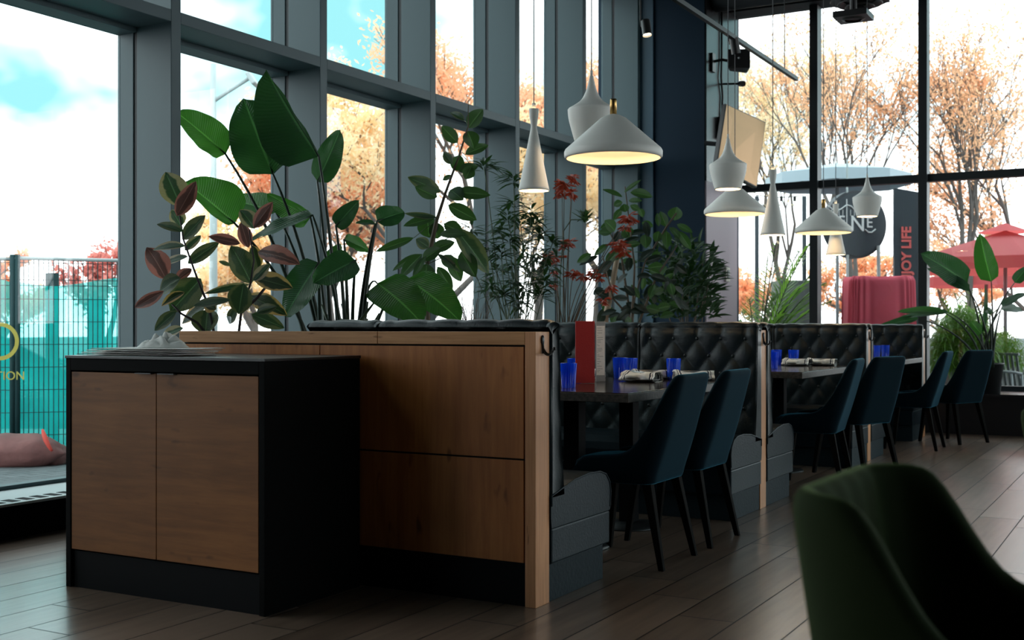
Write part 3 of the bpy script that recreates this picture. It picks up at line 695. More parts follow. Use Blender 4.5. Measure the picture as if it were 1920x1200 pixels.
# ------------------------------------------------------------------ upholstered chairs
def make_chair(fabric, name, label, group, tub=False):
    t = thing(name, label, 'chair', (0, 0, 0), group)
    XF, XB, W_, R_ = -.205, .20, .235, .075
    cols = []
    for i in range(9): x = XF + (XB - R_ - XF) * i / 9; cols.append((x, -W_, 0, -1))
    for i in range(7): a = -math.pi / 2 + math.pi / 2 * i / 6; cols.append((XB - R_ + R_ * math.cos(a), -W_ + R_ + R_ * math.sin(a), math.cos(a), math.sin(a)))
    for i in range(1, 8): cols.append((XB, (-W_ + R_) + (2 * (W_ - R_)) * i / 8, 1, 0))
    for c in cols[:16][::-1]: cols.append((c[0], -c[1], c[2], -c[3]))
    kn = [(-.205, .40), (-.19, .45), (-.16, .475), (-.05, .485), (.03, .492), (.07, .515), (.105, .565), (.132, .65), (.155, .745), (.172, .81), (.188, .836), (.2, .84)]
    if tub: W_ = .25; R_ = .11; kn = [(-.205, .56), (-.195, .61), (-.17, .645), (-.10, .655), (-.02, .66), (.03, .675), (.06, .71), (.085, .775), (.105, .82), (.125, .838), (.2, .84)]; cols = [(XF + (XB - R_ - XF) * i / 9, -W_, 0, -1) for i in range(9)] + [(XB - R_ + R_ * math.cos(a), -W_ + R_ + R_ * math.sin(a), math.cos(a), math.sin(a)) for a in [-math.pi / 2 + math.pi / 2 * i / 6 for i in range(7)]] + [(XB, (-W_ + R_) + (2 * (W_ - R_)) * i / 8, 1, 0) for i in range(1, 8)]; cols += [(c[0], -c[1], c[2], -c[3]) for c in cols[:16][::-1]]
    def zt(x):
        for i in range(len(kn) - 1):
            if x <= kn[i + 1][0]: f = (x - kn[i][0]) / (kn[i + 1][0] - kn[i][0]); return kn[i][1] * (1 - f) + kn[i + 1][1] * f
        return .84
    NV = 12; n = len(cols); zb = .365
    def P(c, v, off):
        x, y, nx, ny = c; top = zt(x); z = zb + (top - zb) * v
        k = max(0, (x + .2) / .4); lean = (.06 if tub else .105) * k ** 1.5 * max(0, (z - .40) / .44) ** 1.1
        nar = 1 - .07 * max(0, (z - .40) / .44)
        inn = .03 * (1 - v) ** 3
        yy = y * nar; xx = x + lean
        if off:
            xx -= nx * off; yy -= ny * off
            if nx > .7: xx += .004 * math.cos(y * 2 * math.pi / .075)
            z -= .0 if v < .99 else .004
        else: xx -= nx * inn; yy -= ny * inn
        return Vector((xx, yy, z))
    m = MB()
    outer = [[P(cols[i], j / NV, 0) for i in range(n)] for j in range(NV + 1)]
    inner = [[P(cols[i], j / NV, .042) for i in range(n)] for j in range(NV + 1)]
    rim = [[(outer[NV][i] + inner[NV][i]) / 2 + Vector((0, 0, .014)) for i in range(n)]]
    rows = outer + rim + inner[::-1]; R_n = len(rows)
    vs = [p for r in rows for p in r]; fs = [(j*n+i, j*n+i+1, (j+1)*n+i+1, (j+1)*n+i) for j in range(R_n - 1) for i in range(n - 1)]
    # close the loop underneath and the two front ends
    fs += [((R_n-1)*n+i, (R_n-1)*n+i+1, i+1, i) for i in range(n - 1)]
    fs += [[j * n for j in range(R_n)][::-1], [j * n + n - 1 for j in range(R_n)]]
    m.add(vs, fs); m.build('shell', fabric, t, True, sub=1)
    # seat
    m = MB()
    def seat(u, v):
        a = 2 * math.pi * u; ca, sa = math.cos(a), math.sin(a)
        ex = .5; cx_ = math.copysign(abs(ca) ** ex, ca); sy_ = math.copysign(abs(sa) ** ex, sa)
        pr = [(0, .478), (.5, .476), (.85, .466), (.97, .448), (1, .42), (.98, .385), (.9, .362), (0, .36)]
        k = v * 7; i = min(int(k), 6); f = k - i; r = pr[i][0] * (1 - f) + pr[i + 1][0] * f; z = pr[i][1] * (1 - f) + pr[i + 1][1] * f
        return Vector((-.045 + .20 * r * cx_, .196 * r * sy_, z))
    m.grid(seat, 40, 14); m.build('seat', fabric, t, True, weld=True)
    for sx, sy in ((1, -1), (1, 1), (-1, -1), (-1, 1)):
        tx, ty = (.135 if sx > 0 else -.17), .165 * sy; bx_, by_ = (.215 if sx > 0 else -.215), .20 * sy
        m = MB(); a, c_ = .021, .0125
        m.hexa([(bx_-c_,by_-c_,0),(bx_+c_,by_-c_,0),(bx_+c_,by_+c_,0),(bx_-c_,by_+c_,0),(tx-a,ty-a,.375),(tx+a,ty-a,.375),(tx+a,ty+a,.375),(tx-a,ty+a,.375)])
        m.build('leg', M['legs'], t, bevel=.003)
    return t
ch = make_chair(M['teal'], 'dining_chair', '', 'teal velvet dining chairs')
cs = [(-2.13, 4.95, 0, 'nearest teal velvet chair, at the first table facing the window'),
      (-2.125, 5.55, 0, 'teal velvet chair directly behind the nearest one, beside the second wood post'),
      (-2.06, 7.80, math.radians(4), 'left teal chair at the middle table, directly beyond the second wood post'),
      (-1.98, 8.62, math.radians(-22), 'right teal chair at the middle table, turned with its back to the aisle'),
      (-1.95, 10.68, 0, 'left teal chair at the farthest table, in front of the end window'),
      (-1.74, 11.42, math.radians(-28), 'dark teal chair farthest away, back turned, below the big leafed plant')]
for i, (x, y, rz, lab) in enumerate(cs): place(ch, (x, y, 0), rz, lab, first=(i == 0))
gc = make_chair(M['green'], 'lounge_chair', '', 'green velvet chairs', True)
place(gc, (-.163, 1.628, 0), math.radians(178), 'dark green velvet chair, large and blurred in the right foreground', first=True)
place(gc, (-.075, 3.36, 0), math.radians(180), 'green velvet chair mostly cut off by the right edge of the picture')

# ------------------------------------------------------------------ pendants
def cur(pts, n=5):   # smooth profile through points
    out = []
    for i in range(len(pts) - 1):
        p0 = pts[max(i - 1, 0)]; p1 = pts[i]; p2 = pts[i + 1]; p3 = pts[min(i + 2, len(pts) - 1)]
        for k in range(n):
            t_ = k / n
            out.append(tuple(.5 * ((2 * p1[a]) + (-p0[a] + p2[a]) * t_ + (2*p0[a] - 5*p1[a] + 4*p2[a] - p3[a]) * t_**2 + (-p0[a] + 3*p1[a] - 3*p2[a] + p3[a]) * t_**3) for a in (0, 1)))
    out.append(pts[-1]); return out
def pendant_proto(kind, name, label, watt):
    t = thing(name, label, 'pendant lamp', (0, 0, 0), 'white pendant lamps over the booths')
    if kind == 'wide':
        out = [(.012, .205), (.03, .20), (.06, .185), (.222, .042), (.228, .03), (.2275, .008), (.222, 0)]
        cz_ = .205; capr = (.016, .07); bz = .07
    elif kind == 'fat':
        out = cur([(.010, .34), (.016, .31), (.03, .26), (.055, .215), (.095, .185), (.118, .172)]) + cur([(.124, .165), (.120, .12), (.105, .06), (.088, 0)])
        cz_ = .34; capr = (.007, .03); bz = .03
    else:
        out = cur([(.026, .43), (.0235, .39), (.0165, .345), (.0175, .325), (.03, .26), (.055, .13), (.0825, 0)])
        cz_ = .43; capr = (.010, .03); bz = .04
    inn = [(max(r - .005, .002), z + (.0 if i == len(out) - 1 else -.003)) for i, (r, z) in enumerate(out)]
    m = MB(); m.lathe(out + [inn[-1]], n=56); m.build('shade', M['white'], t, True)
    m = MB(); m.lathe(inn, n=48); m.build('shade_lining', M['inner'], t, True)
    m = MB(); m.lathe([(.0, cz_ + capr[1]), (capr[0] * .85, cz_ + capr[1]), (capr[0], cz_ + capr[1] * .9), (capr[0], cz_ - .006), (0, cz_ - .006)], n=20); m.build('cap', M['brass'] if kind == 'wide' else M['white'], t, True)
    m = MB(); m.ball((0, 0, bz + .02), .022, 8, (1, 1, 1.2)); m.tube([(0, 0, bz + .04), (0, 0, cz_ - .02)], .008, 8); bl = m.build('bulb', M['bulb'], t, True)
    ln = bpy.data.lights.new('pendant_glow', 'POINT'); ln.energy = watt; ln.color = (1, .70, .40); ln.shadow_soft_size = .02
    lo = bpy.data.objects.new('pendant_glow', ln); C.objects.link(lo); lo.parent = t; lo.location = (0, 0, bz - .012)
    m = MB(); m.tube([(0, 0, cz_ + capr[1] - .005), (0, 0, 4.75)], .003, 6); cdn = m.build('cord', M['cord'], t)
    return t
protos = {k: pendant_proto(k, nm, '', wt) for k, nm, wt in (('tall', 'pendant_lamp', 1.), ('fat', 'pendant_lamp', 1.), ('wide', 'pendant_lamp', 1.2))}
pens = [('tall', 1001, 358, 6.18, 'tall narrow white pendant lamp, leftmost of the nearest cluster'), ('fat', 1109, 265, 6.14, 'urn shaped white pendant lamp behind the big cone shade'),
        ('wide', 1150, 297, 5.46, 'wide white cone pendant lamp with brass neck, largest in view'), ('fat', 1365, 355, 7.9, 'urn shaped white pendant above the wide lit shade of the middle cluster'),
        ('wide', 1378, 402, 8.74, 'wide glowing cone pendant lamp right under the urn shaped one'), ('tall', 1449, 441, 7.76, 'tall narrow pendant lamp of the middle cluster'),
        ('wide', 1544, 437, 9.6, 'wide cone pendant lamp of the farthest cluster'), ('tall', 1567, 478, 9.9, 'tall narrow lit pendant lamp behind the farthest cone shade'),
        ('fat', 1626, 406, 10.2, 'urn shaped pendant lamp in front of the round dark sign')]
used = set()
for k, px, py, d, lab in pens:
    p = at(px, py, d); r = place(protos[k], p, 0, lab, first=k not in used); used.add(k)
    # cord of its own length up to the ceiling
    for c_ in list(r.children):
        if c_.name.startswith('cord'):
            me = c_.data.copy(); c_.data = me; zc = ZC - p.z
            for v in me.vertices:
                if v.co.z > 2: v.co.z = zc

# ------------------------------------------------------------------ ceiling things
t = thing('lighting_track', 'thin black lighting track hanging in front of the end window', 'track', (-2.7, 8, 3.1))
e1 = at(1493, 148, 9.73); m = MB(); m.bar((e1.x, e1.y, e1.z), (e1.x, 4.0, e1.z), .03, .03); m.build('rail', M['blackmetal'], t)
m = MB(); 
for yy in (9.3, 6.5): m.tube([(e1.x, yy, e1.z), (e1.x, yy, ZC)], .004, 6)
m.build('hanger_wire', M['cable'], t)
def spot(p, label, aim, on=True, up=.3, wall=None):
    t = thing('spotlight', label, 'spotlight', p, 'small black spotlights'); p = Vector(p); a = Vector(aim).normalized()
    m = MB(); m.tube([p - a * .06, p + a * .05], .032, 20, False); m.tube([p - a * .061, p - a * .058], .032, 20); m.build('housing', M['blackmetal'], t, True)
    m = MB(); m.tube([p + a * .034, p + a * .036], .029, 20); m.build('lens', M['bulb'] if on else M['blackmetal'], t)
    m = MB(); m.tube([p - a * .02 + Vector((-.035, 0, 0)), p + Vector((-.045, 0, .07)), p + Vector((-.05, 0, up))] if wall is None else [p, (wall, p.y, p.z + .02)], .006 if wall is None else .012, 6); m.build('bracket', M['blackmetal'], t)
    return t
p = at(1212, 54, 8.2); spot(p, 'lit black spotlight in front of the navy corner wall, top centre', (.2, -.15, -1), True, ZC - p.z)
p = at(1391, 157, 12.9); spot(p, 'small unlit spotlight below the loudspeaker', (.5, -.8, -.2), False, .02, CX + .02)
p = at(1385, 78, 8.35); spot((e1.x, p.y, e1.z - .06), 'small spotlight clipped under the lighting track', (.1, .2, -1), False, .045)
# loudspeaker on bracket
t = thing('loudspeaker', 'black loudspeaker on an arm bracket on the corner column', 'loudspeaker', at(1383, 115, 12.6))
c0 = at(1385, 114, 12.6); m = MB()
def rot3(p, rz, rx, c): q = Matrix.Rotation(rz, 4, 'Z') @ Matrix.Rotation(rx, 4, 'X') @ Vector(p); return q + Vector(c)
w_, dd, h_ = .12, .09, .10
m.hexa([rot3(q, .35, -.12, c0) for q in ((-w_,-dd,-h_),(w_,-dd,-h_*1.15),(w_*.75,dd,-h_*1.15),(-w_*.8,dd,-h_*.8),(-w_,-dd,h_*1.05),(w_,-dd,h_),(w_*.75,dd,h_),(-w_*.8,dd,h_*.8))]); m.build('enclosure', M['blackmetal'], t, bevel=.012)
m = MB(); pa = (CX + .02, c0.y, c0.z + .02); m.tube([pa, (CX + .12, c0.y + .03, c0.z + .04), c0 - RT * .11], .016, 8); m.box(CX + .02, c0.y - .05, c0.z - .09, CX + .045, c0.y + .05, c0.z + .11); m.build('wall_bracket', M['blackmetal'], t)
m = MB(); m.ball(rot3((0, -dd - .002, 0), .35, -.12, c0), .012, 6, (1, .3, 1)); m.build('badge', M['steel'], t, True)
# cable with box
t = thing('cable_conduit', 'black cable running down the dark column to a small box', 'cable', (CX + .03, 12.45, 3.0))
m = MB(); m.tube([(CX + .035, 12.45, ZC), (CX + .035, 12.45, 4.0), (CX + .04, 12.42, 3.8), (CX + .035, 12.48, 3.6), (CX + .035, 12.45, 3.35)], .012, 6); m.build('cable', M['cable'], t, True)
m = MB(); m.box(CX + .02, 12.37, 3.12, CX + .09, 12.50, 3.36); m.build('junction_box', M['blackmetal'], t, bevel=.008)
# tv
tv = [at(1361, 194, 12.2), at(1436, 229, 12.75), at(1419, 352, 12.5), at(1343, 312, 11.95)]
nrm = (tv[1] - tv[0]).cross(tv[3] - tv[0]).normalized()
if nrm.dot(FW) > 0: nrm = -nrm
t = thing('television', 'tilted flat television hung from the corner column, screen tinted brown for mirrored autumn trees', 'television', tv[3])
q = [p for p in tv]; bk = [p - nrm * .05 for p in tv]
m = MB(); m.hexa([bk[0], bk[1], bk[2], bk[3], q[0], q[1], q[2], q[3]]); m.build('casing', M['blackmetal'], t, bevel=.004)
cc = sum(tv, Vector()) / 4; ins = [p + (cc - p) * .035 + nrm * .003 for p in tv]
m = MB(); m.add(ins + [p - nrm * .002 for p in ins], [(0,1,2,3),(7,6,5,4),(0,4,5,1),(1,5,6,2),(2,6,7,3),(3,7,4,0)]); m.build('screen', mat('reflection_tint_screen', (.24, .14, .07), .22, 1), t)  # brown metallic tint stands in for the reflection of autumn trees
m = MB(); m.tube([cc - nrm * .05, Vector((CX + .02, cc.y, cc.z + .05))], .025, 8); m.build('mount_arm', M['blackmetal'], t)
# thermostat / switch
p0 = Vector((CX + .02, 12.72, 1.63)); t = thing('wall_switch', 'small cream wall controller on the lavender column side', 'switch', p0)
p0 = at(1356, 515, FW.dot(p0)); yy = 12.62
m = MB(); m.box(CX + .02, yy - .04, 1.56, CX + .045, yy + .09, 1.72); m.build('plate', mat('cream_plastic', (.6, .55, .48), .4), t, bevel=.004)
m = MB(); m.box(CX + .045, yy - .01, 1.59, CX + .055, yy + .05, 1.69); m.build('display', M['outmetal'], t, bevel=.002)
# ceiling diffuser
p = at(1612, 12, 10.6); t = thing('air_diffuser', 'dark round ceiling air diffuser with square box, top right', 'air vent', (p.x, p.y, p.z))
m = MB()
for r0, z0 in ((.26, .05), (.20, .02), (.13, -.005), (.07, -.03)): m.lathe([(r0 - .05, z0 + .05), (r0, z0), (r0 - .004, z0 - .006), (r0 - .06, z0 + .03)], p, 40)
m.lathe([(.03, .06), (.03, -.03), (0, -.03)], p, 20); m.build('diffuser_ring', M['blackmetal'], t, True)
m = MB(); m.box(p.x - .22, p.y - .22, p.z + .06, p.x + .22, p.y + .22, p.z + .09); m.lathe([(.2, .09), (.2, ZC - p.z)], p, 28); m.build('duct_box', M['blackmetal'], t)
p = at(1600, 36, 9.9); m = MB(); m.box(p.x - .14, p.y - .14, p.z, p.x + .14, p.y + .14, p.z + .05); m.lathe([(.07, -.01), (.1, .0), (.1, .02)], p, 24); m.tube([(p.x, p.y, p.z + .05), (p.x, p.y, ZC)], .03, 12)
t = thing('ceiling_speaker', 'small square dark ceiling unit hanging below the round diffuser', 'ceiling speaker', p); m.build('housing', M['blackmetal'], t, bevel=.004)
# large round duct along the end window
t = thing('air_duct', 'big dark round duct running under the ceiling before the end window', 'duct', (-1, 12.3, 4.72)); m = MB(); m.tube([(CX + .05, 12.2, 4.60), (6.9, 12.2, 4.60)], .14, 20); m.build('duct_pipe', M['ceil'], t, True)
# ------------------------------------------------------------------ plants
def leaf(m, base, tip, width, nrm, fold=.25, bend=.0, shape='oval', nu=6, nv=10, wav=0.0, seed=0, droop=0.0, asym=(1, 1)):
    base, tip = Vector(base), Vector(tip); d = tip - base; L = d.length; dn = d.normalized(); nrm = Vector(nrm)
    nrm = nrm - dn * nrm.dot(dn)
    if nrm.length < 1e-3: nrm = Vector((dn.y, -dn.x, .01))
    nrm.normalize(); sd = dn.cross(nrm).normalized()
    def prof(t):
        if shape == 'oval': return max(0, math.sin(math.pi * min(1, t ** .9))) ** .75
        if shape == 'banana': return max(0, math.sin(math.pi * t ** .62)) ** .55
        if shape == 'lance': return max(0, math.sin(math.pi * t ** .8)) ** 1.0
        if shape == 'blunt': return max(0, math.sin(math.pi * (t * .93) ** .75)) ** .45 if t < 1 else .35
    def f(u, v):
        c = base + d * v + nrm * (bend * L * 4 * v * (1 - v)) - Vector((0, 0, droop * L * v * v)); s = (u - .5) * 2; w_ = width / 2 * prof(v) * (asym[0] if s < 0 else asym[1])
        lift = fold * abs(s) * w_
        if wav: lift += wav * width * noise.noise(Vector((v * 5 + seed, s * 1.5, seed)))  * (abs(s))
        return c + sd * s * w_ * math.cos(fold * .5) + nrm * lift
    m.grid(f, nu, nv)
def towards_cam(p): v = Vector((0, 0, CH)) - Vector(p); v.z = 0; return v.normalized()
def xf(ox, oy, s): return lambda x, y: (ox + x / s, oy + y / s)

# --- bird of paradise, big
A = xf(240, 120, 2.308); D1 = 7.35
t = thing('bird_of_paradise', 'tallest plant with huge paddle leaves rising behind the near partition', 'plant', gnd(650, D1, .75))
rootp = [(-.5, 0), (-.3, 0), (-.1, 0), (.1, 0), (.35, 0), (.55, 0)]
BL = [ # base x,y tip x,y width(crop px) depth-offset normal tilt, root px, mat, shape
 (422,390, 205,205, 165, .15, (.1,0,.35), 590,'banana2'),
 (628,478, 500,150, 265, .05, (-.1,0,.15), 610,'banana'),
 (826,400, 598,25, 235, -.05, (-.55,0,.0), 640,'banana'),
 (820,510, 918,285, 120, .05, (.35,0,.1), 628,'banana'),
 (462,690, 245,510, 185, .0, (.0,0,.3), 600,'banana2'),
 (640,640, 445,590, 130, .2, (0,0,.4), 615,'banana2'),
 (790,665, 600,560, 120, .25, (0,0,.3), 622,'banana2'),
 (800,655, 505,780, 110, -.35, (.1,0,1.3), 650,'banana'),
 (985,850, 800,950, 150, -.35, (.2,0,.7), 655,'banana'),
 (825,860, 680,1095, 165, -.2, (-.3,0,.4), 600,'banana'),
 (900,700, 1000,590, 85, .0, (.3,0,.3), 655,'banana'),
 (1078,680, 1195,640, 110, .0, (.3,0,.6), 672,'banana'),
 (1070,690, 985,690, 40, .0, (0,0,.8), 668,'banana'),
 (935,760, 1045,810, 80, .05, (.1,0,.7), 660,'banana2'),
 (880,850, 920,780, 70, .3, (.1,0,.2), 640,'banana2'),
]
random.seed(11)
for i, (bx, by, tx, ty, w_, do, nt_, rp_, mt) in enumerate(BL):
    d = D1 + do; b0 = at(*A(bx, by), d); t0 = at(*A(tx, ty), d + .12 * (1 if i % 2 else -1)); W_ = w_ / 2.308 * d / FPX
    n_ = towards_cam(b0) + RT * nt_[0] + Vector((0, 0, nt_[2]))
    m = MB(); leaf(m, b0, t0, W_, n_, .22, .03, 'banana', 10, 16, .10, i, 0, {2: (1.55, .12), 4: (.45, 1.35), 6: (1.4, .4), 0: (.8, 1.1)}.get(i, (1, 1)))
    lf = m.build('leaf', M[mt], t, True)
    r0 = gnd(rp_ + U(-6, 6), D1 + U(-.1, .1), .74); mid = (r0 + b0) / 2; mid += Vector((0, 0, .12)) + (r0 - b0).dot(RT) * RT * .18
    m = MB(); m.tube(bez(r0, mid, b0, 10) + [b0 + (t0 - b0) * k for k in (.25, .5, .8)], [.016 - .0009 * k for k in range(11)] + [.005, .0035, .002], 7); m.build('stalk', M['stem_d'], lf, True)
random.seed(5)
for k in range(8):
    r0 = gnd(U(600, 690), D1 + U(-.1, .1), .74); m = MB(); e = at(U(570, 720), U(560, 600), D1 + U(-.1, .1)); m.tube(bez(r0, (r0 + e) / 2 + Vector((0, 0, .05)), e, 5), [.022, .02, .018, .015, .011, .006], 7); m.build('stalk', M['stem_g'], t, True)

# --- low second bird of paradise (two big drooping leaves)
B = xf(660, 160, 2.5); D2 = 7.4
t = thing('bird_of_paradise', 'two broad green leaves drooping just above the leather bench top', 'plant', gnd(690, D2, .75))
for i, (bx, by, tx, ty, w_, rp_, z_) in enumerate(((120,930, 330,1120, 250, 680, .0), (260,910, 510,1110, 220, 686, .15))):
    b0 = at(*B(bx, by), D2 + z_); t0 = at(*B(tx, ty), D2 + z_ - .15); n_ = towards_cam(b0) + Vector((0, 0, .6)) + RT * .3
    m = MB(); leaf(m, b0, t0, w_ / 2.5 * D2 / FPX, n_, .2, .05, 'banana', 10, 14, .06, i + 3); lf = m.build('leaf', M['banana2'], t, True)
    r0 = gnd(rp_ - 12, D2, .74); m = MB(); m.tube(bez(r0, b0 + Vector((0, 0, .12)) - RT * .08, b0, 10), [.012 - .0007 * k for k in range(11)], 7); m.build('stalk', M['stem_d'], lf, True)

# --- variegated rubber plant
D3 = 6.05
t = thing('rubber_plant', 'variegated pink edged rubber plant at the left end of the near partition', 'plant', gnd(415, D3, .75))
st = [((385,1230),(350,1050),(300,930),(240,760),(215,600)), ((470,1240),(490,1075),(530,950),(545,850),(525,720)), ((385,1230),(300,1120),(230,1080),(190,1040)), ((490,1075),(560,1010),(600,960))]
for s_ in st:
    pts = [at(*A(x, y), D3 + (0 if k else 0)) for k, (x, y) in enumerate(s_)]
    m = MB(); 
    if s_[0][1] > 1200: pts = [Vector((pts[0].x, pts[0].y, .74))] + pts
    m.tube(pts, [.009 - .0011 * k for k in range(len(pts))], 7); m.build('stem', M['stem_p'], t, True)
RL = [(225,610,165,475,95,'v'),(215,650,290,515,60,'r'),(228,700,190,635,62,'v'),(235,725,130,695,38,'g'),(240,755,330,660,52,'g'),(245,790,115,805,38,'v'),(255,835,140,870,38,'v'),
 (250,805,312,745,38,'v'),(265,860,390,775,48,'g'),(160,925,85,800,82,'r'),(210,935,272,888,38,'r'),(225,930,142,985,75,'g'),(310,935,190,1065,100,'g'),(150,985,35,1050,42,'r'),(240,990,150,1045,38,'y'),
 (290,1045,440,1022,42,'g'),(350,1035,240,1120,62,'y'),(205,1075,120,1150,48,'g'),(345,1065,335,1165,100,'g'),(235,1145,150,1180,42,'v'),
 (545,710,488,635,62,'v'),(548,705,622,602,48,'r'),(520,790,490,690,48,'r'),(480,775,355,748,46,'r'),(530,945,450,795,92,'g'),(570,815,735,865,72,'r'),(545,935,612,868,40,'v'),(550,925,705,968,68,'y'),
 (520,955,340,992,32,'v'),(500,955,480,1075,88,'g'),(525,1005,682,1085,64,'y'),(470,1060,440,1120,42,'g'),(540,1085,670,1140,52,'g'),(395,855,445,872,16,'g'),(540,790,562,885,52,'y'),(560,1075,640,1050,40,'g'),(380,1060,330,1040,50,'y')]
random.seed(3)
for i, (bx, by, tx, ty, w_, k_) in enumerate(RL):
    d = D3 + U(-.18, .18); b0 = at(*A(bx, by), d); t0 = at(*A(tx, ty), d + U(-.06, .06)); b0, t0 = b0 - (t0 - b0) * .05, t0 + (t0 - b0) * .06; n_ = towards_cam(b0) + RT * U(-.5, .5) + Vector((0, 0, U(.1, .9)))
    m = MB(); leaf(m, b0, t0, w_ * 1.3 / 2.308 * d / FPX, n_, .3, U(-.03, .08), 'oval', 6, 10, .04, i); m.build('leaf', M['rub_' + k_], t, True)

# --- tall ficus
D4 = 8.2
t = thing('ficus_tree', 'tall slender ficus with upright tip of oval leaves left of the pendants', 'plant', gnd(800, D4, .75))
pts = [at(*B(x, y), D4) for x, y in ((355,1090),(350,960),(352,840),(395,640),(440,500),(505,320),(545,190),(545,70))]; pts = [Vector((pts[0].x, pts[0].y, .74))] + pts
m = MB(); m.tube(pts, [.02, .019, .018, .017, .014, .010, .007, .005, .002], 8); m.build('trunk', M['stem_b'], t, True)
FL = [(525,165,460,128,36),(545,200,615,112,62),(495,270,420,190,52),(540,215,572,298,66),(530,325,640,280,46),(470,370,430,312,36),(478,400,510,328,58),(500,405,592,378,50),(560,380,530,440,50),(465,420,425,445,20),
 (415,500,260,430,58),(400,525,295,475,52),(460,490,522,540,66),(480,500,650,515,52),(450,560,585,632,58),(400,620,245,600,26),(390,620,240,660,44),(362,715,352,612,82),(290,715,110,780,36),(370,775,482,735,54),
 (480,670,640,885,88),(350,835,350,952,80),(310,790,190,870,28),(330,790,225,905,48),(345,800,285,900,32),(400,790,510,880,28),(455,800,512,920,64),(400,850,470,965,48),(510,780,580,900,70),(410,700,540,700,42),(360,760,300,720,50),
 (420,800,480,860,60),(330,820,420,760,50),(430,650,520,690,55),(390,640,400,720,60)]
for i, (bx, by, tx, ty, w_) in enumerate(FL):
    d = D4 + U(-.15, .15) ; b0 = at(*B(bx, by), d); t0 = at(*B(tx, ty), d + U(-.06, .06)); n_ = towards_cam(b0) + RT * U(-.5, .5) + Vector((0, 0, U(.0, .8)))
    m = MB(); leaf(m, b0, t0, w_ * 1.25 / 2.5 * d / FPX, n_, .25, U(-.03, .08), 'oval', 6, 10, .03, i); m.build('leaf', M['ficus' if i % 5 else 'rub_g'], t, True)
    # petiole to the nearest trunk point
    if (i % 2 == 0): q = min(pts, key=lambda p_: (p_ - b0).length); m = MB(); m.tube([q, (q + b0) / 2 + Vector((0, 0, .01)), b0], .0025, 5); m.build('petiole', M['stem_g'], t, True)

# --- narrow-leaved bushy plant
def rosette(m, c, n, L, w_, droop=.35, up=.4, sh='lance', nv=5):
    for k in range(n):
        a = U(0, 2 * math.pi); e = U(-.35, 1.1) * up * 1.6
        dr = Vector((math.cos(a), math.sin(a), e)).normalized(); l = L * U(.6, 1.15)
        b0 = Vector(c) + Vector((0, 0, U(-.04, .04))); leaf(m, b0 + dr * .01, b0 + dr * l, w_ * U(.8, 1.2), Vector((-dr.x * e, -dr.y * e, 1)), .3, .0, sh, 2, nv, 0, 0, droop * U(.2, 1.2))
def rose_plant(name, label, base_px, d, cs, cr, L, w_, n, mt, stemmat, zr=.74, root_sp=30, foli='foliage', rad=.004):
    t = thing(name, label, 'plant', gnd(base_px, d, zr + .01)); fm = MB(); sm = MB()
    for (x, y) in cs:
        c = at(*cr(x, y), d + U(-.3, .3)); rosette(fm, c, n, L, w_)
        r0 = gnd(base_px + U(-root_sp, root_sp), d + U(-.1, .1), zr); sm.tube(bez(r0, (r0 + c) / 2 + Vector((U(-.05, .05), 0, .1)), c, 6), rad, 5)
    fm.build(foli, mt, t, True); sm.build('stems', stemmat, t, True); return t
random.seed(21)
cs4 = [(620,380),(760,440),(760,560),(840,610),(700,690),(790,650),(880,700),(700,790),(810,760),(900,800),(760,850),(850,880),(680,880),(930,860),(800,950),(700,980),(880,980),(640,760),(740,720),(940,740),(850,660),(780,1030),(650,950),(560,680),(480,700),(860,820),(730,620),(900,920),(760,930)]
rose_plant('narrow_leaf_shrub', 'bushy shrub of narrow dark leaves under the tall narrow pendant', 965, 9.1, cs4, B, .18, .03, 26, M['lance'], M['stem_g'])
# bare fine twigs
t = thing('wispy_grass_plant', 'wispy dry grass like plant left of the narrow leaved shrub', 'plant', gnd(885, 8.9, .75)); m = MB()
for k in range(90):
    r0 = gnd(885 + U(-18, 18), 8.9 + U(-.08, .08), .74); e = at(U(840, 935), U(510, 600), 8.9 + U(-.2, .2)); m.tube(bez(r0, r0 * .4 + e * .6 + Vector((0, 0, .12)), e, 5), [.0022, .002, .0018, .0014, .001, .0006], 4, False)
m.build('stems', M['stem_b'], t)
# --- red leaved plant
Cc = xf(1000, 300, 3.529); D5 = 9.6
t = thing('red_leaf_plant', 'thin stemmed plant with rust red leaves in front of the windows', 'plant', gnd(1060, D5, .75)); sm = MB(); rm = MB(); gm = MB()
random.seed(8)
def red_cluster(c, s_):
    for k in range(13):
        a = U(0, 6.28); dr = Vector((math.cos(a), math.sin(a), U(-1.3, .5))).normalized(); L = .085 * s_ * U(.6, 1.2); b0 = c + Vector((U(-.02, .02), U(-.02, .02), U(-.02, .02)))
        leaf(rm, b0, b0 + dr * L, .02 * s_, Vector((U(-.5, .5), -1, U(-.3, .8))), .3, .05, 'lance', 2, 5)
        for sgn in (-1, 1): leaf(rm, b0 + dr * L * .3, b0 + dr * L * .7 + RT * sgn * .028 * s_ + Vector((0, 0, -.01)), .012 * s_, Vector((0, -1, .3)), .2, 0, 'lance', 2, 3)
for x, y, s_ in ((205,150,1.3),(190,220,.9),(260,120,1.1),(260,220,1.0),(235,545,1.2),(625,380,1.4),(570,560,1.2),(270,740,.9),(335,770,.9),(420,765,1.0),(140,640,1.1),(150,740,.6),(505,840,.8),(460,930,.8),(130,830,.5),(100,640,1.),(610,440,.8),(600,600,.9),(390,740,.7)):
    c = at(*Cc(x, y), D5 + U(-.15, .15)); red_cluster(c, s_); r0 = gnd(1060 + U(-14, 14), D5, .74); mid = at(1055 + (Cc(x, y)[0] - 1055) * .35, Cc(x, y)[1] * .5 + 300, D5)
    sm.tube(bez(r0, mid, c, 8), [.006, .0055, .005, .005, .0045, .004, .0035, .003, .002], 6)
rm.build('red_foliage', M['redleaf'], t, True); sm.build('stems', M['stem_b'], t, True)
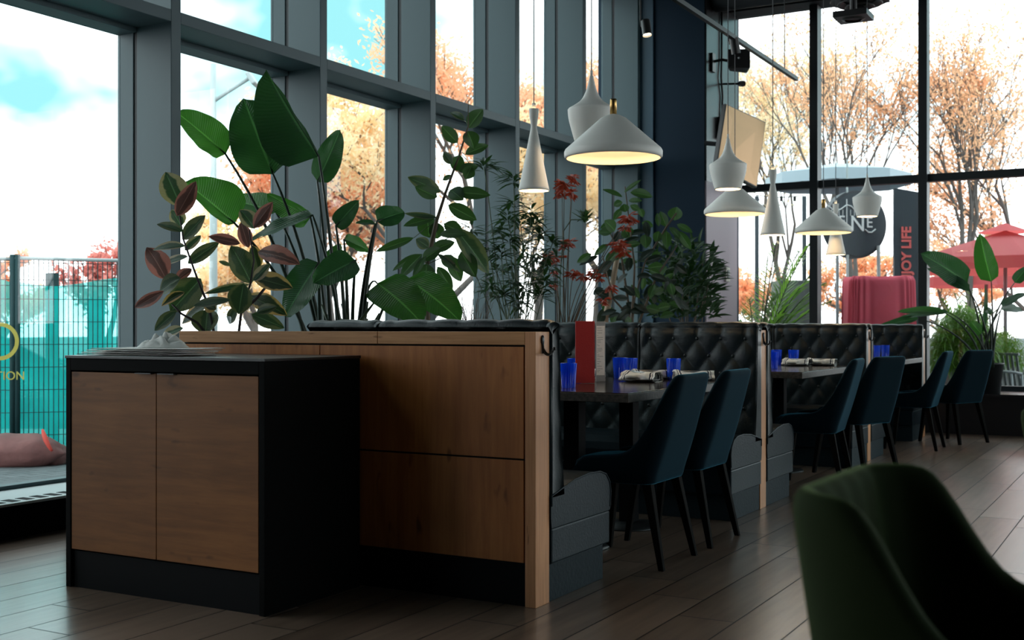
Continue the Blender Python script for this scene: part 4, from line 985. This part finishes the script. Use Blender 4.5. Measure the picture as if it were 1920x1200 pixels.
c = at(*Cc(340, 395), D5 - .1); rosette(gm, c, 34, .14, .020, .15, .9); r0 = at(*Cc(200, 470), D5); sm2 = MB(); sm2.tube([gnd(1050, D5, .74), at(1050, 520, D5), r0, at(*Cc(250, 395), D5), c], .005, 6)
t6 = thing('spiky_rosette_plant', 'single green spiky leaf rosette on a curved stem among the red leaves', 'plant', gnd(1050, D5, .75)); gm.build('rosette', M['palm'], t6, True); sm2.build('stem', M['stem_g'], t6, True)
t6.children[0].data.materials[0] = M['ficus']
# --- dark ficus
D6 = 10.3; t = thing('fiddle_ficus', 'dense dark ficus with broad leaves before the navy corner wall', 'plant', gnd(1180, D6, .75))
m = MB(); m.tube([gnd(1140, D6, .74), at(1135, 600, D6), at(1163, 455, D6)], [.032, .028, .022], 10); m.build('cane', M['stem_cane'], t, True)
m = MB(); br = [[(1185,600),(1190,500),(1172,350)], [(1190,560),(1210,490),(1250,425),(1268,400)], [(1180,580),(1165,480),(1140,430)], [(1200,600),(1230,520),(1270,460)], [(1185,600),(1150,560),(1130,480)]]
for q in br: pp = [gnd(1180, D6, .74)] + [at(x, y, D6 + U(-.1, .1)) for x, y in q]; m.tube(pp, [.014, .012, .009, .005][:len(pp)] if len(pp) <= 4 else .008, 7)
m.build('branches', M['stem_b'], t, True)
spec = [(590,245,455,195,34),(600,215,715,130,24),(640,215,790,245,62),(630,270,720,270,32),(590,280,530,300,40),(600,290,610,345,50),(700,330,640,300,36),(700,320,725,380,40),(585,320,530,400,36),(880,440,840,340,52),(935,400,950,310,80),(830,440,820,350,30),
 (950,425,1055,480,36),(880,470,885,590,50),(830,470,815,545,50),(960,470,1045,595,46),(900,445,970,520,44),(540,470,470,400,70),(520,480,430,480,48),(385,620,288,680,40),(740,490,745,585,60),(560,600,480,700,60),(600,450,640,520,70)]
random.seed(14)
for i, (bx, by, tx, ty, w_) in enumerate(spec):
    d = D6 + U(-.1, .1); b0 = at(*Cc(bx, by), d); t0 = at(*Cc(tx, ty), d + U(-.05, .05)); m = MB(); leaf(m, b0, t0, w_ / 3.529 * d / FPX * 1.3, towards_cam(b0) + RT * U(-.4, .4) + Vector((0, 0, U(.1, .8))), .25, .04, 'oval', 4, 8); m.build('leaf', M['ficus'], t, True)
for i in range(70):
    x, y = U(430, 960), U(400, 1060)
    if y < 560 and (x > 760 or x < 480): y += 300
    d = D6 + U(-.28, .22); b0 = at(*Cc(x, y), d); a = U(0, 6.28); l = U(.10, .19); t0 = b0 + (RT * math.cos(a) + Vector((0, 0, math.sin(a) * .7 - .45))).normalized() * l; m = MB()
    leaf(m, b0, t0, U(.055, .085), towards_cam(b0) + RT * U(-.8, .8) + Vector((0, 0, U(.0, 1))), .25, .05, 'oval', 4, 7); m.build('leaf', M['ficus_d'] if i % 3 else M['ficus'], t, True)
# --- dense spiky dark shrub
D7 = 11.1; t = thing('spiky_shrub', 'dense dark shrub of upturned pointed leaves beside the lavender column', 'plant', gnd(1290, D7, .75)); m = MB(); random.seed(33)
for i in range(520):
    x = U(780, 1200); y = U(570, 1060)
    if x > 1120 and y < 640: y += 150
    b0 = at(*Cc(x, y), D7 + U(-.35, .3)); dr = (RT * (U(-.5, .9) + (x - 980) / 400) + FW * U(-.7, .7) + Vector((0, 0, U(.0, .75)))).normalized()
    leaf(m, b0, b0 + dr * U(.12, .22), U(.028, .05), towards_cam(b0) * .6 + Vector((0, 0, 1)), .3, U(.02, .1), 'lance', 2, 5, 0, 0, U(0, .2))
m.build('foliage', M['spiky'], t, True); m = MB()
for k in range(10): r0 = gnd(1290 + U(-15, 15), D7, .74); e = at(U(1240, 1330), U(480, 560), D7 + U(-.2, .2)); m.tube(bez(r0, (r0 + e) / 2, e, 4), .006, 5)
m.build('stems', M['stem_b'], t, True)

# --- banana-leaved plant on the ledge at right
E = xf(1640, 400, 4.0); D8 = 11.5; pb = at(1847, 655, D8)
t = thing('bird_of_paradise', 'dark big leafed plant in front of the end window at far right', 'plant', (pb.x, pb.y, .70))
RB = [(690,520,345,300,220,'banana',(0,0,.4)),(712,585,390,410,100,'banana',(.2,0,.9)),(875,512,790,150,165,'banana2',(-.4,0,.1)),(805,890,825,525,52,'banana',(.9,0,0)),(560,745,150,800,75,'banana',(0,0,1.2)),(330,790,0,865,70,'banana',(.2,0,.8)),
      (520,745,170,740,85,'banana2',(0,0,.9)),(955,700,1140,600,80,'banana',(.1,0,1.4)),(950,720,1110,730,90,'banana',(.2,0,.5)),(1050,520,1150,400,90,'banana',(.1,0,.3)),(800,905,720,810,90,'banana2',(-.3,0,.3)),(860,760,830,700,60,'banana2',(.2,0,.3))]
for i, (bx, by, tx, ty, w_, mt, nn) in enumerate(RB):
    b0 = at(*E(bx, by), D8 + U(-.15, .1)); t0 = at(*E(tx, ty), D8 + U(-.1, .15)); m = MB(); leaf(m, b0, t0, w_ / 4 * D8 / FPX, towards_cam(b0) + RT * nn[0] + Vector((0, 0, nn[2])), .3, .04, 'banana', 8, 12, .08, i); lf = m.build('leaf', M[mt], t, True)
    r0 = Vector((pb.x, pb.y, .66)) + RT * U(-.08, .08); m = MB(); m.tube(bez(r0, (r0 + b0) / 2 + Vector((0, 0, .12)) + RT * (r0 - b0).dot(RT) * .25, b0, 8), [.014 - .0012 * k for k in range(9)], 6); m.build('stalk', M['stem_d'], lf, True)
tp = thing('plant_pot', 'dark plant pot on the window ledge behind the farthest chair', 'pot', (pb.x, pb.y + .1, .40)); m = MB(); m.lathe([(0, 0), (.12, 0), (.15, .3), (.155, .30), (.145, .28), (0, .27)], (pb.x, 12.46, .40), 28); m.build('pot_body', M['blackmetal'], tp, True)

# ------------------------------------------------------------------ outside
ov = sempty('ground_outside'); bpy.data.objects.remove(ov)
m = MB(); m.box(-120, -60, -.16, -5.62, 140, -.12); m.box(-5.62, YE + .1, -.16, 120, 140, -.12); m.box(7.12, -60, -.16, 120, YE + .1, -.12); struct(m.build('ground', M['pave']))
# fence
FA = gnd(-150, 10.3); FB = gnd(28, 10.35); FC = gnd(330, 10.8)
def fence(a, b_, label, zt=1.66):
    t = thing('construction_fence', label, 'fence', (a + b_) / 2, 'temporary construction fence panels'); dr = (b_ - a); L = dr.length; dr.normalize(); nr = Vector((-dr.y, dr.x, 0))
    m = MB(); k = 0.03
    while k < L - .02:
        p = a + dr * k; m.bar((p.x, p.y, .0), (p.x, p.y, zt), .006, .006); k += .041
    for z in (.1, .3, .5, .7, .9, 1.1, 1.3, 1.42, 1.47, 1.62): m.bar(a + Vector((0, 0, z)), b_ + Vector((0, 0, z)), .006, .006)
    m.build('wire_mesh', M['fencewire'], t)
    for p in (a + dr * .02, b_ - dr * .02): m = MB(); m.tube([(p.x, p.y, -.12), (p.x, p.y, zt + .03)], .025, 10); m.build('post', M['fencewire'], t, True)
    m = MB(); m.tube([a + Vector((0, 0, zt)), b_ + Vector((0, 0, zt - .01))], .016, 8); m.build('top_rail', M['lamp_post'], t, True)
    o = nr * .03 if nr.dot(FW) > 0 else nr * -.03
    def f(u, v): p = a + dr * L * u + o * (1 + .8 * noise.noise(Vector((u * 6, v * 4, 0)))); return Vector((p.x, p.y, -.1 + v * (zt - .10 - .04 * math.sin(u * 7))))
    m = MB(); m.grid(f, 30, 14); m.build('scrim', M['scrim'], t, True); return t
fence(FA, FB, 'left construction fence panel with teal mesh cover, cut by the picture edge')
fence(FB, FC, 'construction fence panel covered in teal mesh seen through the leftmost window')
# inner fence row and a barrier behind it, seen through the scrim
t = thing('site_barrier', 'dark perforated barrier with sloping beam behind the teal fence', 'barrier', gnd(120, 11.6)); m = MB()
m.bar(at(-20, 640, 11.6), at(260, 790, 11.6), .06, .22); m.bar(at(-20, 775, 11.6), at(280, 775, 11.6), .05, .3); m.build('beam', M['fencewire'], t)
m = MB(); bb0 = at(-60, 640, 12.3); bb1 = at(290, 640, 12.3); m.bar(Vector((bb0.x, bb0.y, .42)), Vector((bb1.x, bb1.y, .42)), .04, .62); m.build('board', M['fencewire'], t)
m = MB()
for r_ in range(22):
    for c_ in range(26):
        a_ = at(8 + c_ * 7.5, 660 + r_ * 6, 12.2); m.bar(a_, a_ + RT * .022 + Vector((0, 0, .014 if c_ % 2 else -.014)), .004, .007)
m.build('perforated_panel', M['lamp_post'], t)
m = MB(); m.bar(at(98, 840, 11.6), at(98, 512, 11.6), .09, .09); m.bar(at(180, 840, 11.9), at(180, 560, 11.9), .12, .12); m.build('post', M['fencewire'], t)
def text(body, size, p, xdir, ydir, mt, parent, name, ext=.003, align='LEFT', bold=0):
    cu = bpy.data.curves.new(name, 'FONT'); cu.body = body; cu.size = size; cu.extrude = ext; cu.align_x = align; cu.offset = bold; cu.materials.append(mt)
    o = bpy.data.objects.new(name, cu); C.objects.link(o); x = Vector(xdir).normalized(); y = Vector(ydir).normalized(); z = x.cross(y).normalized(); y = z.cross(x)
    mw = Matrix((x, y, z)).transposed().to_4x4(); mw.translation = Vector(p) - ORI.get(parent.name, Vector()) if parent else Vector(p); 
    bpy.context.view_layer.update(); me = bpy.data.meshes.new_from_object(o.evaluated_get(bpy.context.evaluated_depsgraph_get())); bpy.data.objects.remove(o)
    if not me.materials: me.materials.append(mt)
    o = bpy.data.objects.new(name, me); C.objects.link(o); o.matrix_basis = mw; o.parent = parent; return o
t = thing('printed_banner', 'faint yellow lettering printed on the teal fence cover at the left edge', 'banner', gnd(20, 10.25, .5))
text('CONSTRUCTION', .105, at(47, 712, 10.22), RT, (0, 0, 1), M['yellow'], t, 'lettering', .002, 'RIGHT')
m = MB(); cc = at(0, 640, 10.22); R0, R1 = .13, .165
ring = []
for k in range(40):
    a = math.pi * 2 * k / 40; e = RT * math.cos(a) + Vector((0, 0, math.sin(a)))
    ring += [cc + e * R0, cc + e * R1]
m.add(ring, [(2*k, 2*k+1, (2*k+3) % 80, (2*k+2) % 80) for k in range(40)]); m.build('emblem_ring', M['yellow'], t)
# sandbag
def lump(cx, cy, z0, rx, ry, h, seed, rot):
    def f(u, v):
        a = 2 * math.pi * u; b_ = math.pi * (v - .5); x = math.cos(a) * math.cos(b_); y = math.sin(a) * math.cos(b_); z = math.sin(b_)
        x = math.copysign(abs(x) ** .7, x); s_ = 1 + .09 * noise.noise(Vector((x * 3 + seed, y * 3, z * 3))); xx, yy = x * rx * s_, y * ry * s_ * (1 - .35 * abs(x) ** 4)
        return Vector((cx + xx * math.cos(rot) - yy * math.sin(rot), cy + xx * math.sin(rot) + yy * math.cos(rot), max(z0, z0 + h * .42 + z * h * .58 * s_ * (1 - .4 * abs(x) ** 4))))
    m = MB(); m.grid(f, 40, 20); return m
gp = at(40, 848, 9.75); p = gnd(30, 10.0, -.12); t = thing('sandbag', 'faded red sandbag lying at the foot of the teal fence', 'sandbag', p)
lump(p.x, p.y, -.12, .40, .20, .27, 1, YAW + .05).build('bag', M['sand'], t, True)
q = gnd(84, 9.95, 0); m = MB(); m.tube(bez(at(80, 806, 9.9), at(86, 830, 9.78), at(98, 846, 9.8), 8), [.01, .016, .02, .022, .02, .018, .016, .014, .01], 7); m.build('tie', M['sandred'], t, True)
p = gnd(108, 10.1, -.12); lump(p.x, p.y, -.12, .10, .12, .17, 4, YAW).build('bag_end', M['sand'], t, True)

# trees
def tree(label, base, H, seed, lm, nleaf, lsz, spread=.55, vase=True, trunk_r=.12, levels=5, fork=.22, wide=1.0, dens=1):
    random.seed(seed); t = thing('autumn_tree', label, 'tree', base, 'autumn trees outside'); tm = MB(); tips = []
    def grow(p, d, L, r, lv):
        n = 4; pts = [p]; q = p.copy(); dd = d.copy()
        for k in range(n):
            dd = (dd + Vector((U(-.14, .14), U(-.14, .14), U(-.02, .12)))).normalized(); q = q + dd * L / n; pts.append(q.copy())
        tm.tube(pts, [r * (1 - .38 * i / n) for i in range(n + 1)], 5 if lv < 3 else 3, False)
        if lv >= 2: tips.extend([(pts[i], L) for i in range(1, n + 1)])
        if lv == levels: return
        for k in range(3 if lv < levels - 1 else 4):
            a = U(0, 6.28); s_ = spread * U(.6, 1.3); nd = (dd + Vector((math.cos(a), math.sin(a), 0)) * s_ * wide).normalized(); 
            if vase: nd.z = max(nd.z, .25); nd.normalize()
            st_ = pts[n if k == 0 else random.choice((2, 3, 4))]; grow(st_, nd, L * U(.62, .82), r * .58, lv + 1)
    grow(Vector(base), Vector((0, 0, 1)), H * fork, trunk_r, 0)
    tm.build('branches', M['bark'], t, True)
    nl = nleaf; fm = MB(); vs, fs = [], []
    for k in range(nl):
        c, L = random.choice(tips); c = c + Vector((random.gauss(0, 1), random.gauss(0, 1), random.gauss(0, 1))) * L * .22 * dens; a = Vector((U(-1, 1), U(-1, 1), U(-1, 1))).normalized() * lsz * U(.6, 1.3); b_ = a.cross(Vector((U(-1, 1), U(-1, 1), U(-1, 1)))).normalized() * lsz * .4
        o = len(vs); vs += [c - a, c + b_, c + a, c - b_]; fs.append((o, o + 1, o + 2, o + 3))
    fm.add(vs, fs); fm.build('foliage', lm, t); return t
tree('orange red tree at the far left above the teal fence', gnd(0, 27), 5.2, 1, M['lf_or'], 9000, .07, .75, False, .12, 5, .2, 1.1)
tree('pink red tree with bare twigs above the fence, left of the first mullion', gnd(190, 22), 6.6, 2, M['lf_re'], 2600, .07, .42, True, .10, 5, .15)
for px, d, H, sd, mt, n_, lab in ((480, 26, 6.5, 3, 'lf_ye', 9000, 'yellow tree outside behind the tall paddle leaves'), (640, 22, 8.0, 4, 'lf_or', 9000, 'pale orange tree outside left of the slender ficus'), (780, 21, 10.5, 5, 'lf_ye', 11000, 'golden tree outside behind the slender ficus'),
                         (900, 24, 12.5, 6, 'lf_or', 9000, 'orange tree outside behind the tall narrow pendant'), (1010, 26, 12, 8, 'lf_ye', 9000, 'yellow tree outside behind the red leaved plant'), (1120, 28, 12, 9, 'lf_ye', 8000, 'yellow tree outside seen in the last narrow window slot')):
    tree(lab, gnd(px, d), H, sd, M[mt], n_ * 2, .06, .7, False, .14, 5, .2, 1.2, 1.3)
tree('sparse golden tree with upright grey branches behind the round sign', gnd(1615, 21), 15, 12, M['lf_or2'], 4600, .05, .42, True, .09, 6, .15, 1.0)
tree('yellow leaved tree behind the left panes of the end window', gnd(1470, 27), 17, 13, M['lf_ye'], 6000, .06, .55, True, .09, 6, .15)
tree('orange tree with thin branches behind the red parasol', gnd(1830, 22), 15, 16, M['lf_or2'], 4200, .05, .45, True, .09, 6, .14)
tree('reddish tree at the far right edge beyond the parasol', gnd(1960, 24), 13, 18, M['lf_or'], 3600, .07, .6, True, .09, 5, .18)
for px, d, sd, lab in ((1470, 32, 31, 'low amber tree crown in the gap above the far benches, left panes'), (1625, 31, 32, 'low amber tree behind the lower half of the round sign'), (1790, 33, 33, 'low amber tree between banner and red parasol')):
    tree(lab, gnd(px, d), 5.6, sd, M['lf_or2'], 5200, .06, .75, False, .13, 5, .2, 1.2, 1.2)
# street lamp
p = gnd(400, 17); t = thing('street_lamp', 'slim grey street lamp behind the first tall window', 'street lamp', p); m = MB(); z1 = at(400, 120, 17).z; m.tube([p, (p.x, p.y, z1)], [.07, .04], 10); m.build('pole', M['lamp_post'], t, True)
m = MB(); m.tube([at(400, 190, 17), at(430, 170, 17), at(468, 146, 17)], .03, 8); m.build('arm', M['lamp_post'], t, True); m = MB(); h0 = at(466, 138, 17); h1 = at(480, 160, 17); m.bar(h0, h1, .3, .07); m.build('lamp_head', M['lamp_post'], t, bevel=.02)

# round sign
sd_ = 15.6; sc_ = at(1606, 421, sd_); Rr = 60 / FPX * sd_; t = thing('round_sign', 'round charcoal sign with white bridge logo and lettering hanging outside', 'sign', sc_)
ax = (RT * .92 + FW * .25).normalized(); nn = ax.cross(Vector((0, 0, 1))).normalized()
if nn.dot(FW) > 0: nn = -nn
def disc(c, R, th, n=64):
    m = MB(); a = []; b2 = []
    for k in range(n): e = ax * math.cos(2*math.pi*k/n) + Vector((0, 0, math.sin(2*math.pi*k/n))); a.append(c + e * R); b2.append(c + e * R - nn * th)
    m.add(a + b2, [tuple(range(n)), tuple(range(n, 2*n))[::-1]] + [(k, k+n, (k+1)%n+n, (k+1)%n) for k in range(n)]); return m
disc(sc_, Rr * 1.06, .12).build('rim', M['signrim'], t); disc(sc_ + nn * .01, Rr * .98, .01).build('face', M['signdark'], t)
s0 = sc_ + nn * .014
def sp_(px, py): return s0 + ax * ((px - 1606) / FPX * sd_) + Vector((0, 0, (421 - py) / FPX * sd_))
for body, px, py, sz in (('E', 1567, 424, 27), ('N', 1591, 433, 41), ('E', 1625, 426, 28)):
    text(body, sz / FPX * sd_, sp_(px, py), ax, (0, 0, 1), M['signwhite'], t, 'lettering', .004, 'LEFT', .002)
m = MB(); m.tube([sp_(1584, 374), sp_(1584, 424)], .008, 6); m.tube([sp_(x, y) for x, y in ((1546,388),(1553,393),(1562,396),(1572,393),(1584,385),(1593,387),(1600,393),(1612,397),(1625,392),(1634,384))], .009, 6)
for x in (1553, 1560, 1568, 1576, 1592, 1600): m.tube([sp_(x, 394), sp_(x, 405)], .005, 5)
m.tube([sp_(x, y) for x, y in ((1623,430),(1630,435),(1637,435),(1645,429))], .010, 6); m.build('bridge_logo', M['signwhite'], t)
m = MB(); m.tube([sp_(1585, 362), sp_(1585, 300)], .012, 6); m.tube([sp_(1586, 478), gnd(1586, sd_, -.12)], .018, 6); m.tube([sp_(1651, 460), gnd(1651, sd_, -.12)], .025, 6); m.build('hanger', M['lamp_post'], t)
# vertical banner
bd = 15.3; t = thing('vertical_banner', 'dark upright banner with red lettering outside the end window', 'banner', gnd(1700, bd, -.12)); a0 = at(1677, 352, bd); a1 = at(1722, 360, bd)
m = MB(); th = FW * .06; m.hexa([Vector((a0.x,a0.y,-.12)), Vector((a1.x,a1.y,-.12)), Vector((a1.x,a1.y,-.12))+th, Vector((a0.x,a0.y,-.12))+th, a0, a1, a1+th, a0+th]); m.build('board', M['signdark'], t, bevel=.005)
text('ENJOY LIFE', .168, at(1707, 545, bd) - FW * .012, (0, 0, 1), -RT, M['signred'], t, 'lettering', .004, 'LEFT', .006)
bpy.context.view_layer.update()
# draped stack
dd = 14.6; p = gnd(1647, dd, -.12); t = thing('draped_stack', 'stack covered with a bright red cloth outside behind the booths', 'covered stack', p)
zt_ = at(0, 520, dd).z
def dr_f(u, v):
    a = 2 * math.pi * u; ca, sa = math.cos(a), math.sin(a); x = math.copysign(abs(ca) ** .35, ca) * .40; y = math.copysign(abs(sa) ** .35, sa) * .25
    if v < .2: k = v / .2; s_ = k; z = zt_ + .01 * math.sin(a * 9)
    else: k = (v - .2) / .8; s_ = 1 + .05 * k + .05 * k * math.sin(a * 22 + 2 * math.sin(a * 5)) + .02 * math.sin(a * 31); z = zt_ - .015 * 1 - (zt_ - .02) * k ** 1.15 * .98
    q = p + RT * x * s_ + FW * y * s_; return Vector((q.x, q.y, z))
m = MB(); m.grid(dr_f, 220, 26); m.build('red_cloth', M['drape_red'], t, True)
# parasols
def parasol(label, px, d, py_top, py_edge, half, mt, n=8, vent=True, rotk=.3, ink=None):
    c = gnd(px, d, -.12); zt = at(0, py_top, d).z; ze = at(0, py_edge, d).z; t = thing('parasol', label, 'parasol', c, None)
    m = MB(); vs = [Vector((c.x, c.y, zt))]; 
    for k in range(n): a = rotk + 2 * math.pi * k / n; vs.append(Vector((c.x + half * math.cos(a), c.y + half * math.sin(a), ze)))
    low = [v - Vector((0, 0, .16)) for v in vs[1:]]
    m.add(vs + low, [(0, 1 + k, 1 + (k + 1) % n) for k in range(n)] + [(1 + k, 1 + n + k, 1 + n + (k + 1) % n, 1 + (k + 1) % n) for k in range(n)]); m.build('canopy', mt, t)
    if vent:
        m = MB(); vs = [Vector((c.x, c.y, zt + .10))]
        for k in range(n): a = rotk + 2 * math.pi * k / n; vs.append(Vector((c.x + half * .28 * math.cos(a), c.y + half * .28 * math.sin(a), zt - .03)))
        m.add(vs, [(0, 1 + k, 1 + (k + 1) % n) for k in range(n)]); m.build('vent_cap', mt, t)
    m = MB(); m.tube([c, (c.x, c.y, zt)], .025, 10); m.build('pole', M['outmetal'], t, True)
    m = MB()
    for k in range(n): a = rotk + 2 * math.pi * k / n; m.tube([(c.x, c.y, zt - .06), (c.x + half * math.cos(a) * .98, c.y + half * math.sin(a) * .98, ze - .03)], .01, 5)
    m.build('ribs', M['outmetal'], t); return t
parasol('red market parasol open outside at the far right', 1885, 16.0, 432, 488, 1.28, M['canopy_red'])
parasol('second red parasol lower behind the first one', 1850, 23.0, 500, 522, 1.3, M['canopy_red'], rotk=.1)
parasol('pale blue grey parasol above the round sign outside', 1570, 17.5, 306, 330, 1.05, M['canopy_pale'], 8, False, .2)
# tall concrete planter with its grass
c = gnd(1489, 14.9, -.12); zt_ = at(0, 527, 14.9).z; t = thing('concrete_planter', 'tall grey concrete planter outside behind the palm', 'planter', c)
m = MB(); h = .24; m.hexa([c + RT*a*h + FW*b_*h for a, b_ in ((-1,-1),(1,-1),(1,1),(-1,1))] + [Vector((0,0,zt_+.12)) + c + RT*a*h + FW*b_*h for a, b_ in ((-1,-1),(1,-1),(1,1),(-1,1))]); m.build('planter_body', M['concrete'], t, bevel=.01)
# palm
def frond(m, b0, tip, sag, L, n=26):
    mid = (b0 + tip) / 2 + Vector((0, 0, sag)); pts = bez(b0, mid, tip, n); m2 = pts
    for k in range(5, n):
        p_ = pts[k]; dn = (pts[min(k + 1, n)] - pts[k - 1]).normalized(); sd = dn.cross(Vector((0, 0, 1))).normalized()
        for s_ in (-1, 1):
            l = L * math.sin(math.pi * (k / n) ** .8) * 1.0 + .04; leaf(m, p_, p_ + (sd * s_ * .75 + dn * .75).normalized() * l + Vector((0, 0, -.25 * l + U(-.03, .05))), .022, Vector((0, 0, 1)), .2, .02, 'lance', 2, 4)
    return pts
def palm(label, root, tips, L, nm='palm_plant'):
    t = thing(nm, label, 'palm', root); fm = MB(); sm = MB()
    for tp_, sg in tips: pts = frond(fm, Vector(root), tp_, sg, L); sm.tube(pts, .007, 5)
    fm.build('foliage', M['palm'], t, True); sm.build('stems', M['stem_g'], t, True); return t
random.seed(40); r0 = gnd(1420, 13.9, .55)
tips = [(at(x, y, 13.9 + U(-.5, .5)), s_) for x, y, s_ in ((1540,500,.35),(1500,470,.35),(1455,455,.15),(1535,560,.3),(1455,500,.3),(1380,600,.2),(1480,590,.35),(1510,610,.35),(1440,480,.1),(1550,530,.35), (1560,565,.3), (1490,505,.4), (1520,455,.3), (1470,540,.3), (1405,560,.1), (1505,535,.4), (1390,585,.2))]
palm('light green palm outside behind the left panes of the end window', r0, tips, .30)
m = MB(); c = gnd(1420, 13.9, -.12); m.lathe([(0, 0), (.16, 0), (.2, .66), (.17, .66), (0, .62)], c, 24); t = thing('plant_tub', 'tub of the palm outside hidden behind the booths', 'pot', c); m.build('tub_body', M['concrete'], t, True)
random.seed(41); r0 = gnd(1815, 15.2, .6); tips = [(at(x, y, 15.2 + U(-.4, .4)), .2) for x, y in ((1765,560),(1790,550),(1820,545),(1850,560),(1780,590),(1870,580))]
palm('feathery palm fronds behind the fern bush outside at right', r0, tips, .16)
# fern bushes
def bush(label, px0, px1, py0, py1, d, n, seed):
    random.seed(seed); t = thing('fern_bush', label, 'bush', gnd((px0 + px1) / 2, d, -.12)); m = MB()
    for k in range(n):
        u, v = U(-1, 1), U(0, 1)
        x = (px0 + px1) / 2 + u * (px1 - px0) / 2; top = py0 + (py1 - py0) * .5 * u * u; y = top + (py1 - top) * v; b0 = at(x, y, d + U(-.5, .5))
        a = U(0, 6.28); dr = (RT * math.cos(a) - FW * abs(math.sin(a)) * .7 + Vector((0, 0, U(-.5, .7)))).normalized(); leaf(m, b0, b0 + dr * U(.1, .22), .016, Vector((0, 0, 1)), .2, .1, 'lance', 2, 4, 0, 0, .5)
    m.build('foliage', M['fern'], t, True)
    c = gnd((px0 + px1) / 2, d + .2, -.12); m = MB(); h = (px1 - px0) / 2 / FPX * d * .8; zb = at(0, py1, d).z
    m.hexa([c + RT*a*h + FW*b_*.3 for a, b_ in ((-1,-1),(1,-1),(1,1),(-1,1))] + [Vector((0,0,max(.1, zb + .1))) + c + RT*a*h + FW*b_*.3 for a, b_ in ((-1,-1),(1,-1),(1,1),(-1,1))]); m.build('planter_body', M['concrete'], t)
bush('bright green fern bush outside right of the last wood post', 1752, 1860, 575, 690, 14.3, 5200, 2)
bush('darker green bush outside behind the grey metal chairs', 1845, 1915, 620, 690, 15.0, 1200, 3)
# dark poles with bulbs
for px, lab in ((1419, 'thin dark pole outside left of the palm'), (1508, 'thin dark pole outside behind the palm fronds')):
    c = gnd(px, 16, -.12); t = thing('garden_pole', lab, 'pole', c, 'dark poles of the terrace'); m = MB(); m.tube([c, (c.x, c.y, at(0, 368, 16).z)], .03, 8); m.build('pole', M['signdark'], t, True)
t = thing('string_light', 'string of clear hanging bulbs between the terrace poles outside', 'string lights', at(1465, 370, 16)); m = MB(); pl_ = [at(x, 366 + 4 * math.sin((x - 1419) / 89 * 3.14), 16) for x in range(1419, 1512, 8)]; m.tube(pl_, .006, 5); m.build('cable', M['cable'], t)
for x in (1465, 1490): m = MB(); m.tube([at(x, 368, 16), at(x, 377, 16)], .02, 8); m.build('socket', M['cable'], t); m = MB(); m.ball(at(x, 382, 16), .035, 6, (1, 1, 1.2)); m.build('bulb', M['clear'], t, True)
# outdoor metal chairs
def ochair():
    t = thing('patio_chair', '', 'chair', (0, 0, 0), 'grey metal patio chairs'); m = MB()
    for sx in (-1, 1):
        for sy in (-1, 1): mm = MB(); mm.tube([(sx * .26, sy * .26, 0), (sx * .25, sy * .23, .62 if sy < 0 else .45)], .014, 8); mm.build('leg', M['outmetal'], t, True)
        mm = MB(); mm.tube(bez((sx * .25, -.24, .62), (sx * .27, 0, .68), (sx * .25, .26, .62), 6), .016, 8); mm.build('armrest', M['outmetal'], t, True)
    m.box(-.24, -.24, .41, .24, .24, .44); m.build('seat', M['outmetal'], t, bevel=.008); m = MB()
    for k in range(7): m.bar((-.2 + k * .066, .25, .44), (-.2 + k * .066, .33, .84), .035, .01)
    m.bar((-.24, .33, .85), (.24, .33, .85), .03, .03); m.build('backrest', M['outmetal'], t, bevel=.004); return t
oc = ochair()
for i, (px, d, rz, lab) in enumerate(((1868, 14.2, 1.9, 'grey patio chair outside just beyond the farthest indoor chair'), (1912, 14.4, 2.6, 'grey patio chair outside at the right picture edge'), (1902, 15.6, .5, 'grey patio chair outside in the second row'))):
    c = gnd(px, d, -.12); place(oc, c, rz, lab, first=(i == 0))
